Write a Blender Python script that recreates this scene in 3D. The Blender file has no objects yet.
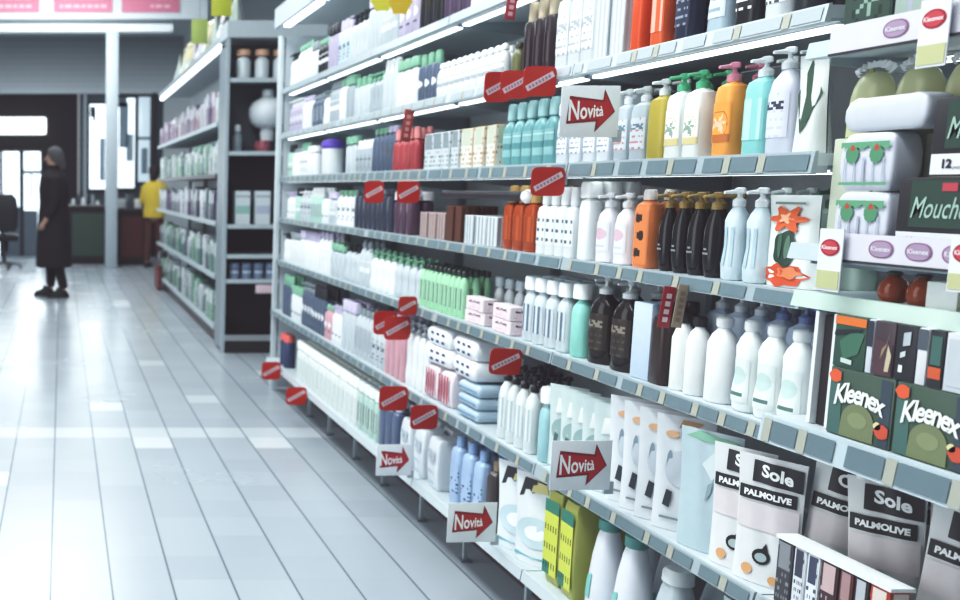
import bpy, bmesh, math, random
from mathutils import Vector, Matrix
random.seed(7)
C = bpy.context.scene.collection
# ------------------------------------------------------------------ camera facts measured from the photograph
F, PX, HZ, H = 950.0, 62.0, 186.0, 1.35          # focal length px, aisle vanishing column, horizon row, eye height m
PIT = math.atan((300 - HZ) / F); CP, SP = math.cos(PIT), math.sin(PIT)
def ydist(px, X, z):                              # distance along the aisle of a measured column on the plane X
    return (F * X / (px - PX) - (H - z) * SP) / CP
# ------------------------------------------------------------------ materials
def lin(c):
    return tuple(((v / 255) / 12.92 if v / 255 <= .04045 else ((v / 255 + .055) / 1.055) ** 2.4) for v in c)
_m = {}
def M(rgb, rough=.45, emit=0, metal=0, alpha=1, trans=0, var=.05, scale=30):
    if isinstance(rgb, str): rgb = tuple(int(rgb[i:i+2], 16) for i in (0, 2, 4))
    key = (rgb, rough, emit, metal, alpha, trans, var, scale)
    if key in _m: return _m[key]
    m = bpy.data.materials.new('mat_%02x%02x%02x' % rgb); m.use_nodes = True
    nt = m.node_tree; b = nt.nodes['Principled BSDF']; c = lin(rgb)
    b.inputs['Roughness'].default_value = rough; b.inputs['Metallic'].default_value = metal
    b.inputs['Alpha'].default_value = alpha; b.inputs['Transmission Weight'].default_value = trans
    n = nt.nodes.new('ShaderNodeTexNoise'); n.inputs['Scale'].default_value = scale
    tc = nt.nodes.new('ShaderNodeTexCoord'); nt.links.new(tc.outputs['Object'], n.inputs['Vector'])
    r = nt.nodes.new('ShaderNodeMix'); r.data_type = 'RGBA'
    r.inputs[6].default_value = (*[v * (1 - var) for v in c], 1); r.inputs[7].default_value = (*[min(1, v * (1 + var)) for v in c], 1)
    nt.links.new(n.outputs['Fac'], r.inputs[0]); nt.links.new(r.outputs[2], b.inputs['Base Color'])
    if emit:
        nt.links.new(r.outputs[2], b.inputs['Emission Color']); b.inputs['Emission Strength'].default_value = emit
    _m[key] = m; return m
WHITE = 'eef2f3'; METAL = 'b9c3c8'
# ------------------------------------------------------------------ mesh helpers
class MB:
    def __init__(s): s.v = []; s.f = []; s.mi = []; s.mats = []; s.sm = []
    def mat(s, m):
        if m not in s.mats: s.mats.append(m)
        return s.mats.index(m)
    def add(s, vs, fs, m, smooth=False):
        o = len(s.v); s.v += [tuple(v) for v in vs]; i = s.mat(m)
        for k, f in enumerate(fs): s.f.append([o + j for j in f]); s.mi.append(i); s.sm.append(smooth)
        return s
    def box(s, x0, x1, y0, y1, z0, z1, m, bev=0):
        if bev:
            bm = bmesh.new(); bmesh.ops.create_cube(bm, size=1)
            bmesh.ops.scale(bm, vec=(x1-x0, y1-y0, z1-z0), verts=bm.verts)
            bmesh.ops.translate(bm, vec=((x0+x1)/2, (y0+y1)/2, (z0+z1)/2), verts=bm.verts)
            bmesh.ops.bevel(bm, geom=bm.edges[:], offset=bev, segments=2, affect='EDGES', profile=.5)
            bm.verts.index_update()
            s.add([v.co[:] for v in bm.verts], [[v.index for v in f.verts] for f in bm.faces], m, True); bm.free(); return s
        v = [(x0,y0,z0),(x1,y0,z0),(x1,y1,z0),(x0,y1,z0),(x0,y0,z1),(x1,y0,z1),(x1,y1,z1),(x0,y1,z1)]
        return s.add(v, [(3,2,1,0),(4,5,6,7),(0,1,5,4),(1,2,6,5),(2,3,7,6),(3,0,4,7)], m)
    def loft(s, secs, m, seg=16, n=2.0, cx=0, cy=0, cap=True):
        vs = []
        for sec in secs:
            z, rx, ry = sec[:3]; ox = sec[3] if len(sec) > 3 else 0; e = sec[4] if len(sec) > 4 else n
            for k in range(seg):
                a = 2*math.pi*(k+.5)/seg; ca, sa = math.cos(a), math.sin(a)
                vs.append((cx+ox+rx*math.copysign(abs(ca)**(2/e), ca), cy+ry*math.copysign(abs(sa)**(2/e), sa), z))
        fs = []
        for i in range(len(secs)-1):
            for k in range(seg):
                k2 = (k+1) % seg; fs.append((i*seg+k, i*seg+k2, (i+1)*seg+k2, (i+1)*seg+k))
        if cap: fs.append(tuple(range(seg-1, -1, -1))); fs.append(tuple((len(secs)-1)*seg+k for k in range(seg)))
        return s.add(vs, fs, m, True)
    def tube(s, a, b, r, m, seg=8, r2=None):
        a, b = Vector(a), Vector(b); d = (b-a).normalized(); u = d.orthogonal().normalized(); w = d.cross(u); r2 = r if r2 is None else r2
        vs = [a+(u*math.cos(2*math.pi*k/seg)+w*math.sin(2*math.pi*k/seg))*r for k in range(seg)] + [b+(u*math.cos(2*math.pi*k/seg)+w*math.sin(2*math.pi*k/seg))*r2 for k in range(seg)]
        fs = [(k, (k+1)%seg, seg+(k+1)%seg, seg+k) for k in range(seg)] + [tuple(range(seg-1,-1,-1)), tuple(range(seg, 2*seg))]
        return s.add(vs, fs, m, True)
    def mesh(s, name):
        me = bpy.data.meshes.new(name); me.from_pydata(s.v, [], s.f)
        for m in s.mats: me.materials.append(m)
        me.polygons.foreach_set('material_index', s.mi); me.polygons.foreach_set('use_smooth', s.sm)
        me.update()
        try: me.set_sharp_from_angle(angle=math.radians(38))
        except Exception: pass
        return me
def link(name, me, parent=None, loc=(0,0,0), rz=0, rx=0, ry=0):
    o = bpy.data.objects.new(name, me); C.objects.link(o); o.location = loc; o.rotation_euler = (rx, ry, rz)
    if parent: o.parent = parent
    return o
def tag(o, label, cat, group=None, kind=None):
    if kind: o['kind'] = kind
    if label: o['label'] = label
    if cat: o['category'] = cat
    if group: o['group'] = group
    return o
def struct(name, mb):
    o = link(name, mb.mesh(name)); o['kind'] = 'structure'; return o
_t = {}
def text_geo(s, size, bold=0.0, shear=0.0, space=1.0):
    key = (s, size, bold, shear, space)
    if key in _t: return _t[key]
    cu = bpy.data.curves.new('t', 'FONT'); cu.body = s; cu.size = size; cu.align_x = 'CENTER'; cu.align_y = 'CENTER'
    cu.offset = bold; cu.shear = shear; cu.space_character = space; cu.resolution_u = 3
    o = bpy.data.objects.new('t', cu); C.objects.link(o); dg = bpy.context.evaluated_depsgraph_get(); dg.update()
    me = bpy.data.meshes.new_from_object(o.evaluated_get(dg))
    g = ([v.co[:2] for v in me.vertices], [list(p.vertices) for p in me.polygons])
    bpy.data.objects.remove(o); bpy.data.curves.remove(cu); bpy.data.meshes.remove(me)
    _t[key] = g; return g
def text_on(mb, s, size, m, fn, bold=0.0, shear=0.0, space=1.0, warp=None):   # fn(u right, v up) -> 3D point
    vs, fs = text_geo(s, size, bold, shear, space)
    if warp: vs = [warp(*p) for p in vs]
    mb.add([fn(*p) for p in vs], fs, m)
def grid_on(mb, fn, u0, u1, v0, v1, nu, nv, pick):       # pick(i, j) -> material or None
    vs = [fn(u0+(u1-u0)*i/nu, v0+(v1-v0)*j/nv) for j in range(nv+1) for i in range(nu+1)]
    by = {}
    for j in range(nv):
        for i in range(nu):
            m = pick(i, j)
            if m: by.setdefault(m, []).append((j*(nu+1)+i, j*(nu+1)+i+1, (j+1)*(nu+1)+i+1, (j+1)*(nu+1)+i))
    for m, f in by.items(): mb.add(vs, f, m, True)
# ------------------------------------------------------------------ label patterns
def pattern(kind, bg, ink, ink2, seed=0, nu=12, nv=16):
    r = random.Random(seed*31+7); B = M(bg) if bg else None; I = M(ink); J = M(ink2 or ink)
    def pk(i, j):
        u, v = (i+.5)/nu, (j+.5)/nv
        if kind == 'text':
            if .62 < v < .8: return I if (.15 < u < .85 and r.random() < .62) else B
            return J if (j % 3 == 0 and .2 < u < .8 and r.random() < .5) else B
        if kind == 'dots': return I if ((i//2) % 2 == 0 and (j//2) % 3 == 1 and abs(u-.5) < .4) else B
        if kind == 'band': return I if .3 < v < .55 else (J if .8 < v < .87 else B)
        if kind == 'block': return I if (v > .55 and .1 < u < .9) else (J if (j % 2 and r.random() < .3) else B)
        if kind == 'oval': return I if ((u-.5)/.36)**2 + ((v-.6)/.2)**2 < 1 else (J if (.15 < v < .22 and .2 < u < .8) else B)
        if kind == 'spots': return I if any((u-a)**2*1.2+(v-b)**2*2 < .012 for a, b in ((.45,.2),(.55,.5),(.45,.8))) else B
        if kind == 'flower':
            t = math.atan2(v-.5, u-.5); d = math.hypot(u-.5, v-.45)
            return I if d < .14+.1*math.cos(5*t) else (J if (v < .2 and u > .3) or .3 < d < .34 else B)
        if kind == 'leaf':
            w = (u*2 % 1)-.5
            if w*w/.012+(v-.80)**2/.004 < 1: return M('b5503f')
            if w*w/(.075-.05*(.66-v))+(v-.66)**2/.035 < 1: return I
            return J if v < .07 or .80+.03*math.sin(u*25) < v < .93 else (M('aab0bd') if abs((u*5 % 1)-.5) < .06 and v < .6 else B)
        if kind == 'side': return I if v < .35+.2*math.sin(u*3) and u < .5 else B
        if kind == 'tiny': return I if (.25 < v < .31 and .35 < u < .65) or (.4 < v < .44 and .42 < u < .58) else B
        if kind == 'stripe': return I if i % 4 < 2 else B
        if kind == 'cow': return I if (i % 3 == 1 and j % 3 == 1 and v < .8) else (J if v > .8 or v < .16 and u < .5 else B)
        return B
    return pk
# ------------------------------------------------------------------ product prototypes: list of (part name, mesh); front faces -X, base at z 0
SHAPES = {
 'oval':   ([(0,.9),(.02,1),(.72,1),(.86,.86),(.95,.5),(1,.34)], 2.3),
 'box':    ([(0,.95),(.015,1),(.84,1),(.93,.88),(.98,.45),(1,.36)], 4.0),
 'contour':([(0,.8),(.03,.92),(.2,1),(.45,.84),(.62,.86),(.8,.92),(.9,.72),(1,.36)], 2.4),
 'egg':    ([(0,.6),(.04,.78),(.25,1),(.55,.98),(.8,.74),(.93,.42),(1,.28)], 2.1),
 'leaf':   ([(0,.62),(.04,.74),(.2,.92),(.45,1),(.7,.96),(.86,.74),(.95,.5),(1,.4)], 2.2),
 'round':  ([(0,.93),(.02,1),(.78,1),(.9,.75),(.97,.42),(1,.38)], 2.0),
 'taper':  ([(0,.95),(.03,1),(.35,.92),(.7,.74),(.92,.56),(1,.45)], 2.4),
 'can':    ([(0,.94),(.02,1),(.95,1),(1,.86)], 2.0),
 'tube':   ([(0,.8),(.03,.85),(.5,.9),(1,1.0)], 2.6),
}
def sec_r(prof, t):
    for (a, ra), (b, rb) in zip(prof, prof[1:]):
        if a <= t <= b: return ra+(rb-ra)*(t-a)/(b-a)
    return prof[-1][1]
HR = ('leaf', 'flower', 'oval', 'spots', 'side')
def proto_bottle(w, d, h, shape='oval', body=WHITE, cap='flip', capc=WHITE, label=None, lz=(.2,.72), clear=False, seed=0, rough=.3):
    prof, n = SHAPES[shape]; capf = {'pump': .2, 'flip': .13, 'tall': .26, 'dome': .16, 'ball': .12, 'none': .0, 'wide': .2, 'trigger': .24}[cap]
    bh = h*(1-capf); mb = MB(); seg = 18
    bm_ = M(body, rough, alpha=.93 if clear else 1)
    mb.loft([(bh*t, d/2*r, w/2*r) for t, r in prof], bm_, seg, n)
    out = [('body', mb.mesh('bottle_body'))]
    cm = M(capc, .35); nr = min(w, d)/2*.5; c = MB()
    if cap == 'pump':
        c.loft([(bh-.001, nr*1.1, nr*1.1),(bh+.012, nr*1.15, nr*1.15),(bh+.016, nr*.7, nr*.7),(bh+.02, .0045, .0045),(h-.014, .0045, .0045)], cm, 10)
        c.loft([(h-.014, .008, .009),(h-.011, .011, .012),(h-.002, .010, .011),(h, .006, .007)], cm, 10)
        c.tube((0,0,h-.008), (-.03-nr*.3,0,h-.011), .0055, cm, 8, .0035)
    elif cap == 'trigger':
        c.loft([(bh-.001, nr, nr),(bh+.02, nr*.9, nr*.9),(bh+.03, .01, .01)], cm, 10)
        c.box(-.045,.025,-.011,.011,bh+.03,h, cm, .004); c.tube((-.03,0,bh+.03), (-.035,0,bh-.005), .004, cm)
    elif cap == 'flip':
        c.loft([(bh-.001, d/2*.62, w/2*.55),(bh+(h-bh)*.75, d/2*.6, w/2*.53),(h, d/2*.5, w/2*.42)], cm, 14, 2.3)
    elif cap == 'tall':
        c.loft([(bh-.001, d/2*.6, w/2*.6),(bh+.004, d/2*.66, w/2*.66),(h-.008, d/2*.6, w/2*.6),(h, d/2*.44, w/2*.44)], cm, 14)
    elif cap == 'wide':
        c.loft([(bh-.001, d/2*.98, w/2*.98),(h-.006, d/2*.98, w/2*.98),(h, d/2*.86, w/2*.86)], cm, 16, n)
    elif cap == 'dome':
        c.loft([(bh-.001, nr*1.3, nr*1.3)]+[(bh+(h-bh)*math.sin(q), nr*1.35*math.cos(q)+.001, nr*1.35*math.cos(q)+.001) for q in (.2,.6,1.0,1.35,1.55)], cm, 12)
    elif cap == 'ball':
        c.loft([(bh-.001, nr, nr),(bh+.004, nr*1.2, nr*1.2),(h-.004, nr*1.2, nr*1.2),(h, nr*.8, nr*.8)], cm, 12)
    if c.v: out.append(('pump' if cap in ('pump', 'trigger') else 'cap', c.mesh('bottle_cap')))
    if label:
        kind, bg, ink, ink2 = (label+(None,))[:4]
        lm = MB()
        def fn(u, v):
            a = math.pi - u*1.0; t = lz[0]+(lz[1]-lz[0])*v; r = sec_r(prof, t)
            ca, sa = math.cos(a), math.sin(a)
            # u>0 is the viewer's right, the near side (-Y)
            return (d/2*r*math.copysign(abs(ca)**(2/n), ca)*1.01-.0009, -w/2*r*math.copysign(abs(sa)**(2/n), sa)*1.01, bh*t)
        nu, nv = (28, 36) if kind in HR else (12, 16)
        grid_on(lm, fn, -1, 1, 0, 1, nu, nv, pattern(kind, bg, ink, ink2, seed, nu, nv))
        out.append(('label', lm.mesh('bottle_label')))
    return out
def proto_box(w, d, h, body=WHITE, label=None, top=None, text=None, seed=0, bev=.002, tcol='ffffff', tsize=.03, side=None):
    mb = MB(); mb.box(-d/2, d/2, -w/2, w/2, 0, h, M(body, .5), bev)
    out = [('body', mb.mesh('carton_body'))]; lm = MB()
    if label:
        kind, bg, ink, ink2 = (label+(None,))[:4]
        grid_on(lm, lambda u, v: (-d/2-.0007, -u*(w/2-.003), .003+(h-.006)*v), -1, 1, 0, 1, 12, 16, pattern(kind, bg, ink, ink2, seed))
        grid_on(lm, lambda u, v: (u*(d/2-.003), -w/2-.0007, .003+(h-.006)*v), -1, 1, 0, 1, 10, 16, pattern(kind, bg, ink, ink2, seed+1))
    if text: text_on(lm, text, tsize, M(tcol), lambda u, v: (-d/2-.0016, -u, h*.6+v), bold=.0008)
    if lm.v: out.append(('printed_face', lm.mesh('carton_print')))
    return out
def pouch_fn(w, d, h, seed):
    r = random.Random(seed); ph = r.random()*6
    def half(u, v):          # u -1..1, v 0..1 -> half thickness
        return (d/2)*(max(0, 1-u*u)**.55)*((1-v)**.75)*(.9+.2*math.sin(3*v+ph)) + .0012 + .0022*math.sin(u*7+ph+5*v)*(1-abs(u))*min(1, 4*v)*(1 if v < .97 else 0)
    def wid(v): return w/2*(1-.06*math.sin(v*math.pi))
    return half, wid
def proto_pouch(w, d, h, body='dfe6e8', brand=None, head='2b2d2f', word=None, orange=False, cap=None, green=None, seed=0, drop=False):
    half, wid = pouch_fn(w, d, h, seed); nu, nv = 14, 18
    def fr(u, v): v = max(0, min(1, v)); return (-half(u, v)-.01*v, -u*wid(v), h*v)
    def bk(u, v): return (half(u, v)-.01*v, -u*wid(v), h*v)
    mb = MB(); B = M(body, .28); 
    grid_on(mb, fr, -1, 1, 0, 1, nu, nv, lambda i, j: B)
    grid_on(mb, bk, 1, -1, 0, 1, nu, nv, lambda i, j: B)
    bot = [fr(-1+2*i/nu, 0) for i in range(nu+1)]+[bk(1-2*i/nu, 0) for i in range(nu+1)]
    mb.add(bot, [tuple(range(len(bot)-1, -1, -1))], B)
    out = [('bag', mb.mesh('pouch_bag'))]
    def pf(u, v):            # metres on the face -> point just in front
        vv = max(.001, min(.999, v/h)); p = fr(max(-.98, min(.98, u/wid(vv))), vv); return (p[0]-.0022, -u, v)
    g = MB()
    if head:
        K = M(head, .4)
        grid_on(g, lambda u, v: pf(u*w/2*.93, h*(.80+.17*v) - (u+1)*.5*h*.02), -.55, 1, 0, 1, 12, 5, lambda i, j: K)
    if word: grid_on(g, lambda u, v: (pf(u, v)[0]+.0006, -u, v), -w*.44, w*.44, h*.42, h*.63, 10, 5, lambda i, j: M('dcd6d8'))
    if brand: text_on(g, brand, w*.27, M('f2f5f5'), lambda u, v: (pf(u, v)[0]-.0012, -u, v), bold=.0012, warp=lambda x, y: (x+w*.10, y+h*.875-x*.15))
    if word:
        K = M('202224', .4)
        grid_on(g, lambda u, v: pf(u, v), -w*.44, w*.40, h*.65, h*.755, 10, 4, lambda i, j: K)
        text_on(g, word, w*.135, M('f4f6f6'), lambda u, v: (pf(u, v)[0]-.0012, -u, v), bold=.0009, warp=lambda x, y: (x-w*.02, y+h*.70))
    if drop:
        K = M('1c1e20')
        def dr(cx, cy, s, m):
            pts = [(cx+s*math.cos(a)*(1 if a < 0 else 1), cy+s*math.sin(a)+(s*.9 if abs(a-math.pi/3) < .2 else 0)) for a in [2*math.pi*k/16 for k in range(16)]]
            g.add([pf(cx, cy)]+[pf(*p) for p in pts], [(0, k+1, (k+1) % 16+1) for k in range(16)], m)
        dr(-w*.02, h*.22, w*.13, K)
        pts = [(-w*.02+w*.085*math.cos(2*math.pi*k/12), h*.215+w*.075*math.sin(2*math.pi*k/12)) for k in range(12)]
        g.add([(pf(*p)[0]-.001, -p[0], p[1]) for p in pts], [tuple(range(12))], M('aebfc0'))
    if orange:
        for (cx, cy, s) in ((-w*.22, h*.1, w*.09), (w*.18, h*.06, w*.07)):
            pts = [(cx+s*math.cos(2*math.pi*k/12), cy+s*math.sin(2*math.pi*k/12)) for k in range(12)]
            g.add([(pf(*p)[0]-.0005, -p[0], p[1]) for p in pts], [tuple(range(12))], M('d9a877'))
    if green:
        for (c, pts) in green:
            poly = [(a*w, b*h) for a, b in pts]
            n = len(poly); cx = sum(p[0] for p in poly)/n; cy = sum(p[1] for p in poly)/n
            gi = green.index((c, pts)); LF = lambda q: (q[0]-.0005*gi, q[1], q[2])
            g.add([LF(pf(cx, cy))]+[LF(pf(*p)) for p in poly], [(0, k+1, (k+1) % n+1) for k in range(n)], M(c))
    if g.v: out.append(('print', g.mesh('pouch_print')))
    if cap:
        c = MB(); c.loft([(h*.985, .008, .008),(h*.99, .012, .012),(h*1.06, .012, .012),(h*1.07, .009, .009)], M(cap), 10, cx=-.01, cy=w*.28); out.append(('spout_cap', c.mesh('spout_cap')))
    return out
def proto_softpack(w, d, h, body=WHITE, ridges=4, label=None, seed=0, film='e6ecee'):
    mb = MB(); seg = 28; secs = 9; vs = []
    r = random.Random(seed)
    m = M(body, .35)
    for j in range(secs+1):
        t = (0,.015,.05,.12,.35,.65,.88,.95,.985,1)[j]; z = h*t; k = (math.sin(math.pi*min(1, max(0, t*.94+.03))))**.10
        for q in range(seg):
            a = 2*math.pi*(q+.5)/seg; ca, sa = math.cos(a), math.sin(a)
            y = w/2*k*math.copysign(abs(sa)**.2, sa); x = d/2*k*math.copysign(abs(ca)**.2, ca)
            bump = .93+.07*abs(math.cos(math.pi*ridges*(y/w+.5)))
            vs.append((x*bump, y, z*(1 if t < .9 else .985+.015*abs(math.cos(math.pi*ridges*(y/w+.5))))))
    fs = [(j*seg+q, j*seg+(q+1) % seg, (j+1)*seg+(q+1) % seg, (j+1)*seg+q) for j in range(secs) for q in range(seg)]
    fs += [tuple(range(seg-1, -1, -1)), tuple(secs*seg+q for q in range(seg))]
    mb.add(vs, fs, m, True); out = [('pack', mb.mesh('soft_pack'))]
    if label:
        kind, bg, ink, ink2 = (label+(None,))[:4]; lm = MB()
        grid_on(lm, lambda u, v: (-d/2*.985-.002, -u*w/2*.88, h*(.1+.8*v)), -1, 1, 0, 1, *((44, 32) if kind in HR else (16, 12)), pattern(kind, bg, ink, ink2, seed, *((44, 32) if kind in HR else (16, 12))))
        out.append(('print', lm.mesh('pack_print')))
    return out
def proto_domepack(w, d, h, body='bcc098'):
    mb = MB(); m = M(body, .3); nu, nv = 16, 10
    def s(sgn):
        def f(u, v):
            zz = h*.55*v*1.8 if v < .55 else h*(.545+.455*math.sin((v-.55)/.45*math.pi/2))
            ww = w/2*(1 if v < .55 else math.cos((v-.55)/.45*math.pi/2*.93))
            return (sgn*d/2*(1-abs(u)**3)*(1-.8*v**3), -u*ww*(-sgn), zz)
        return f
    grid_on(mb, s(-1), -1, 1, 0, 1, nu, nv, lambda i, j: m); grid_on(mb, s(1), -1, 1, 0, 1, nu, nv, lambda i, j: m)
    out = [('bag', mb.mesh('dome_bag'))]
    fr = MB(); W = M(WHITE, .4); pts = []
    for i in range(25):
        a = math.pi*i/24; pts += [(-.003+.006*math.sin(i*2.1), w*.36*math.cos(a), h*.93+h*.12*math.sin(a)), (.004*math.sin(i*2.6), w*.48*math.cos(a), h*1.0+h*(.14+.03*(i % 2))*math.sin(a))]
    fr.add(pts, [(2*i, 2*i+1, 2*i+3, 2*i+2) for i in range(24)], W, True)
    out.append(('frill', fr.mesh('dome_frill'))); 
    t = MB(); t.loft([(h*.82, .004, .006),(h*.98, .004, .008),(h*1.03, .003, .005)], M('8b9163'), 8, cx=-d*.15); out.append(('tie', t.mesh('dome_tie')))
    return out
def proto_bag(w, d, h, body='e3eaee', printc=('2e3134', 'cfc98e'), seed=0):
    out = proto_pouch(w, d, h, body, head=None, seed=seed, green=[(printc[0], [(-.4,.72),(.0,.82),(.42,.76),(.3,.93),(-.3,.95)]), (printc[1], [(-.16,.80),(.18,.82),(.14,.92),(-.12,.93)]), ('c3d6dd', blob(0,.36,.4,.17)), ('eef2f4', blob(0,.36,.2,.08)), ('7fb4bd', [(-.4,.06),(.42,.06),(.42,.12),(-.4,.10)])])
    return out
PR = {'bottle': proto_bottle, 'box': proto_box, 'pouch': proto_pouch, 'soft': proto_softpack, 'dome': proto_domepack, 'bag': proto_bag}
_proto = {}
def get_proto(kind, **k):
    key = kind+repr(sorted(k.items()))
    if key not in _proto: _proto[key] = PR[kind](**k)
    return _proto[key]
def put(name, parts, loc, rz=0, label=None, cat='bottle', group=None, rx=0, ry=0):
    root = None
    for i, (pn, me) in enumerate(parts):
        if i == 0:
            root = link(name, me, None, loc, rz, rx, ry); tag(root, label, cat, group)
        else: link(pn, me, root)
    return root
ORD = ['first','second','third','fourth','fifth','sixth','seventh','eighth','ninth','tenth','eleventh','twelfth','thirteenth','fourteenth','fifteenth','sixteenth','seventeenth','eighteenth','nineteenth','twentieth']
# shelf levels: z of the shelf top, X of the price rail, depth, phrase
S = {'1': (1.968, 1.42, .38, 'seventh shelf up'), '2': (1.686, 1.42, .40, 'sixth shelf up'), '3': (1.416, 1.42, .40, 'fifth shelf up'), '4': (1.150, 1.42, .40, 'fourth shelf up'),
     '5': (.878, 1.41, .42, 'third shelf up'), '6': (.550, 1.38, .45, 'second shelf up'), '7': (.230, 1.36, .48, 'bottom shelf')}
BACK = 1.88
NEAR_Y = 2.8
def row(sh, p0, p1, kind, name, desc, w, d, h, gap=.006, rows=1, cat='bottle', dz=0, off=.02, ordin=True, stack=1, jit=.09, ry=0, rz=0, pitch=0, **st):
    z, a, dep, ph = S[sh]; X = a+off; XC = X+d/2
    zz = z+h/2; y0, y1 = ydist(p0, XC, zz), ydist(p1, XC, zz)
    if pitch: w0 = w; st['w'] = w; w = pitch; gap = 0
    else: st['w'] = w
    n = max(1, int(round((y0-y1)/(w+gap)))); step = (y0-y1)/n
    if step < w+.001 and not pitch: n = max(1, int((y0-y1)/(w+.001))); step = max((y0-y1)/n, w+.001)
    parts = get_proto(kind, d=d, h=h, **st)
    rnd = random.Random(hash_(desc)+int(p0))
    grp = desc+', '+ph
    near = y1 < NEAR_Y and ordin and n <= 20
    for r in range(rows):
        x = X+d/2+r*(d+.006)
        if x+d/2 > BACK-.035: break
        for i in range(n):
            y = y0-step*(i+.5)
            for k in range(stack):
                if near and r == 0 and stack == 1: lab = desc+((', '+ORD[i]+' from the far end' if n > 1 else ''))+', '+ph; g = grp if n > 1 else None
                elif near and r == 0: lab = desc+', '+ORD[i]+' pile from far end, layer '+['one','two','three','four','five','six'][k]+', '+ph; g = grp
                elif near: lab = desc+' in a row behind, '+ph; g = grp+', rows behind'
                else: lab = desc+' on the '+ph; g = grp
                put(name, parts, (x+rnd.uniform(0, .003), y, z-.003+k*(h+.001)+dz), rz+rnd.uniform(-jit, jit), lab, cat, g, ry=ry)
def hash_(s): return sum(ord(c)*(i+3) for i, c in enumerate(s)) % 9973
# ------------------------------------------------------------------ shelving
def shelf(y0, y1, z, a, dep, label, style='card', light=False, railh=.038, cards='8298a1', brackets=True, rail='c3ced3', group='shelves of the long shelving run', seedo=0, lx=.03):
    """one shelf board with its price rail"""
    mb = MB(); mb.box(a, a+dep, y0+.003, y1-.003, z-.028, z-.004, M('c6d0d4', .4)); 
    mb.box(a, a+.02, y0+.003, y1-.003, z-railh, z-.028, M('aab5ba', .4))
    r = link('shelf', mb.mesh('shelf_board')); tag(r, label, 'shelf', group)
    rl = MB(); x = a-.004; tilt = .006
    v = [(a, y0+.003, z), (a-.006, y0+.003, z-.001), (a-.006-tilt, y0+.003, z-railh), (a, y0+.003, z-railh-.002)]
    vs = v+[(p[0], y1-.003, p[2]) for p in v]
    rl.add(vs, [(0,1,5,4),(1,2,6,5),(2,3,7,6),(3,0,4,7),(3,2,1,0),(4,5,6,7)], M(rail, .3))
    link('price_rail', rl.mesh('price_rail'), r)
    if style == 'card':
        rnd = random.Random(int(y0*100)+int(z*1000)+seedo); y = y0+.012
        while y < y1-.05:
            wd = min(rnd.choice((.06, .075, .09, .11)), y1-.01-y); c = MB()
            f = lambda yy, t: (a-.0075-tilt*t-.0005, yy, z-railh*t)
            c.add([f(y, .15), f(y+wd, .15), f(y+wd, .88), f(y, .88)], [(0,1,2,3)], M(cards, .4))
            link('price_card', c.mesh('price_card'), r)
            if rnd.random() < .75 and y+wd+.024 < y1:
                c = MB(); q = y+wd+.003; c.add([f(q, .12), f(q+.02, .12), f(q+.02, .95), f(q, .95)], [(0,1,2,3)], M('a9aca0', .5)); link('price_card', c.mesh('price_card'), r)
            y += wd+.026
    if light:
        l = MB(); l.box(a+lx, a+lx+.025, y0+.03, y1-.03, z-.044, z-.036, M('f4fbfd', .4, emit=2.2)); l.box(a+lx-.002, a+lx+.03, y0+.02, y1-.02, z-.036, z-.0285, M('dfe6e9')); link('light_strip', l.mesh('light_strip'), r)
    if brackets:
        for yy in (y0+.006, y1-.012):
            b = MB()
            b.add([(a+.03,yy,z-.028),(a+dep,yy,z-.028),(a+dep,yy,z-.09),(a+.03,yy,z-.04),(a+.03,yy+.004,z-.028),(a+dep,yy+.004,z-.028),(a+dep,yy+.004,z-.09),(a+.03,yy+.004,z-.04)],
                  [(0,1,2,3),(7,6,5,4),(0,4,5,1),(1,5,6,2),(2,6,7,3),(3,7,4,0)], M('9eaab0', .4))
            link('bracket', b.mesh('bracket'), r)
    return r
BAYS = [0.90, 1.80, 2.68, 3.56, 4.44, 5.32, 6.20]
SECT = ['the section nearest the aisle entrance with the tissues', 'the section of black and orange pump bottles', 'the section of teal and plum bottles', 'the middle section', 'the section before the last', 'the far end section']
SSEC = ['tissue section', 'first toiletries section', 'second toiletries section', 'third toiletries section', 'fourth toiletries section', 'last toiletries section']
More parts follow.
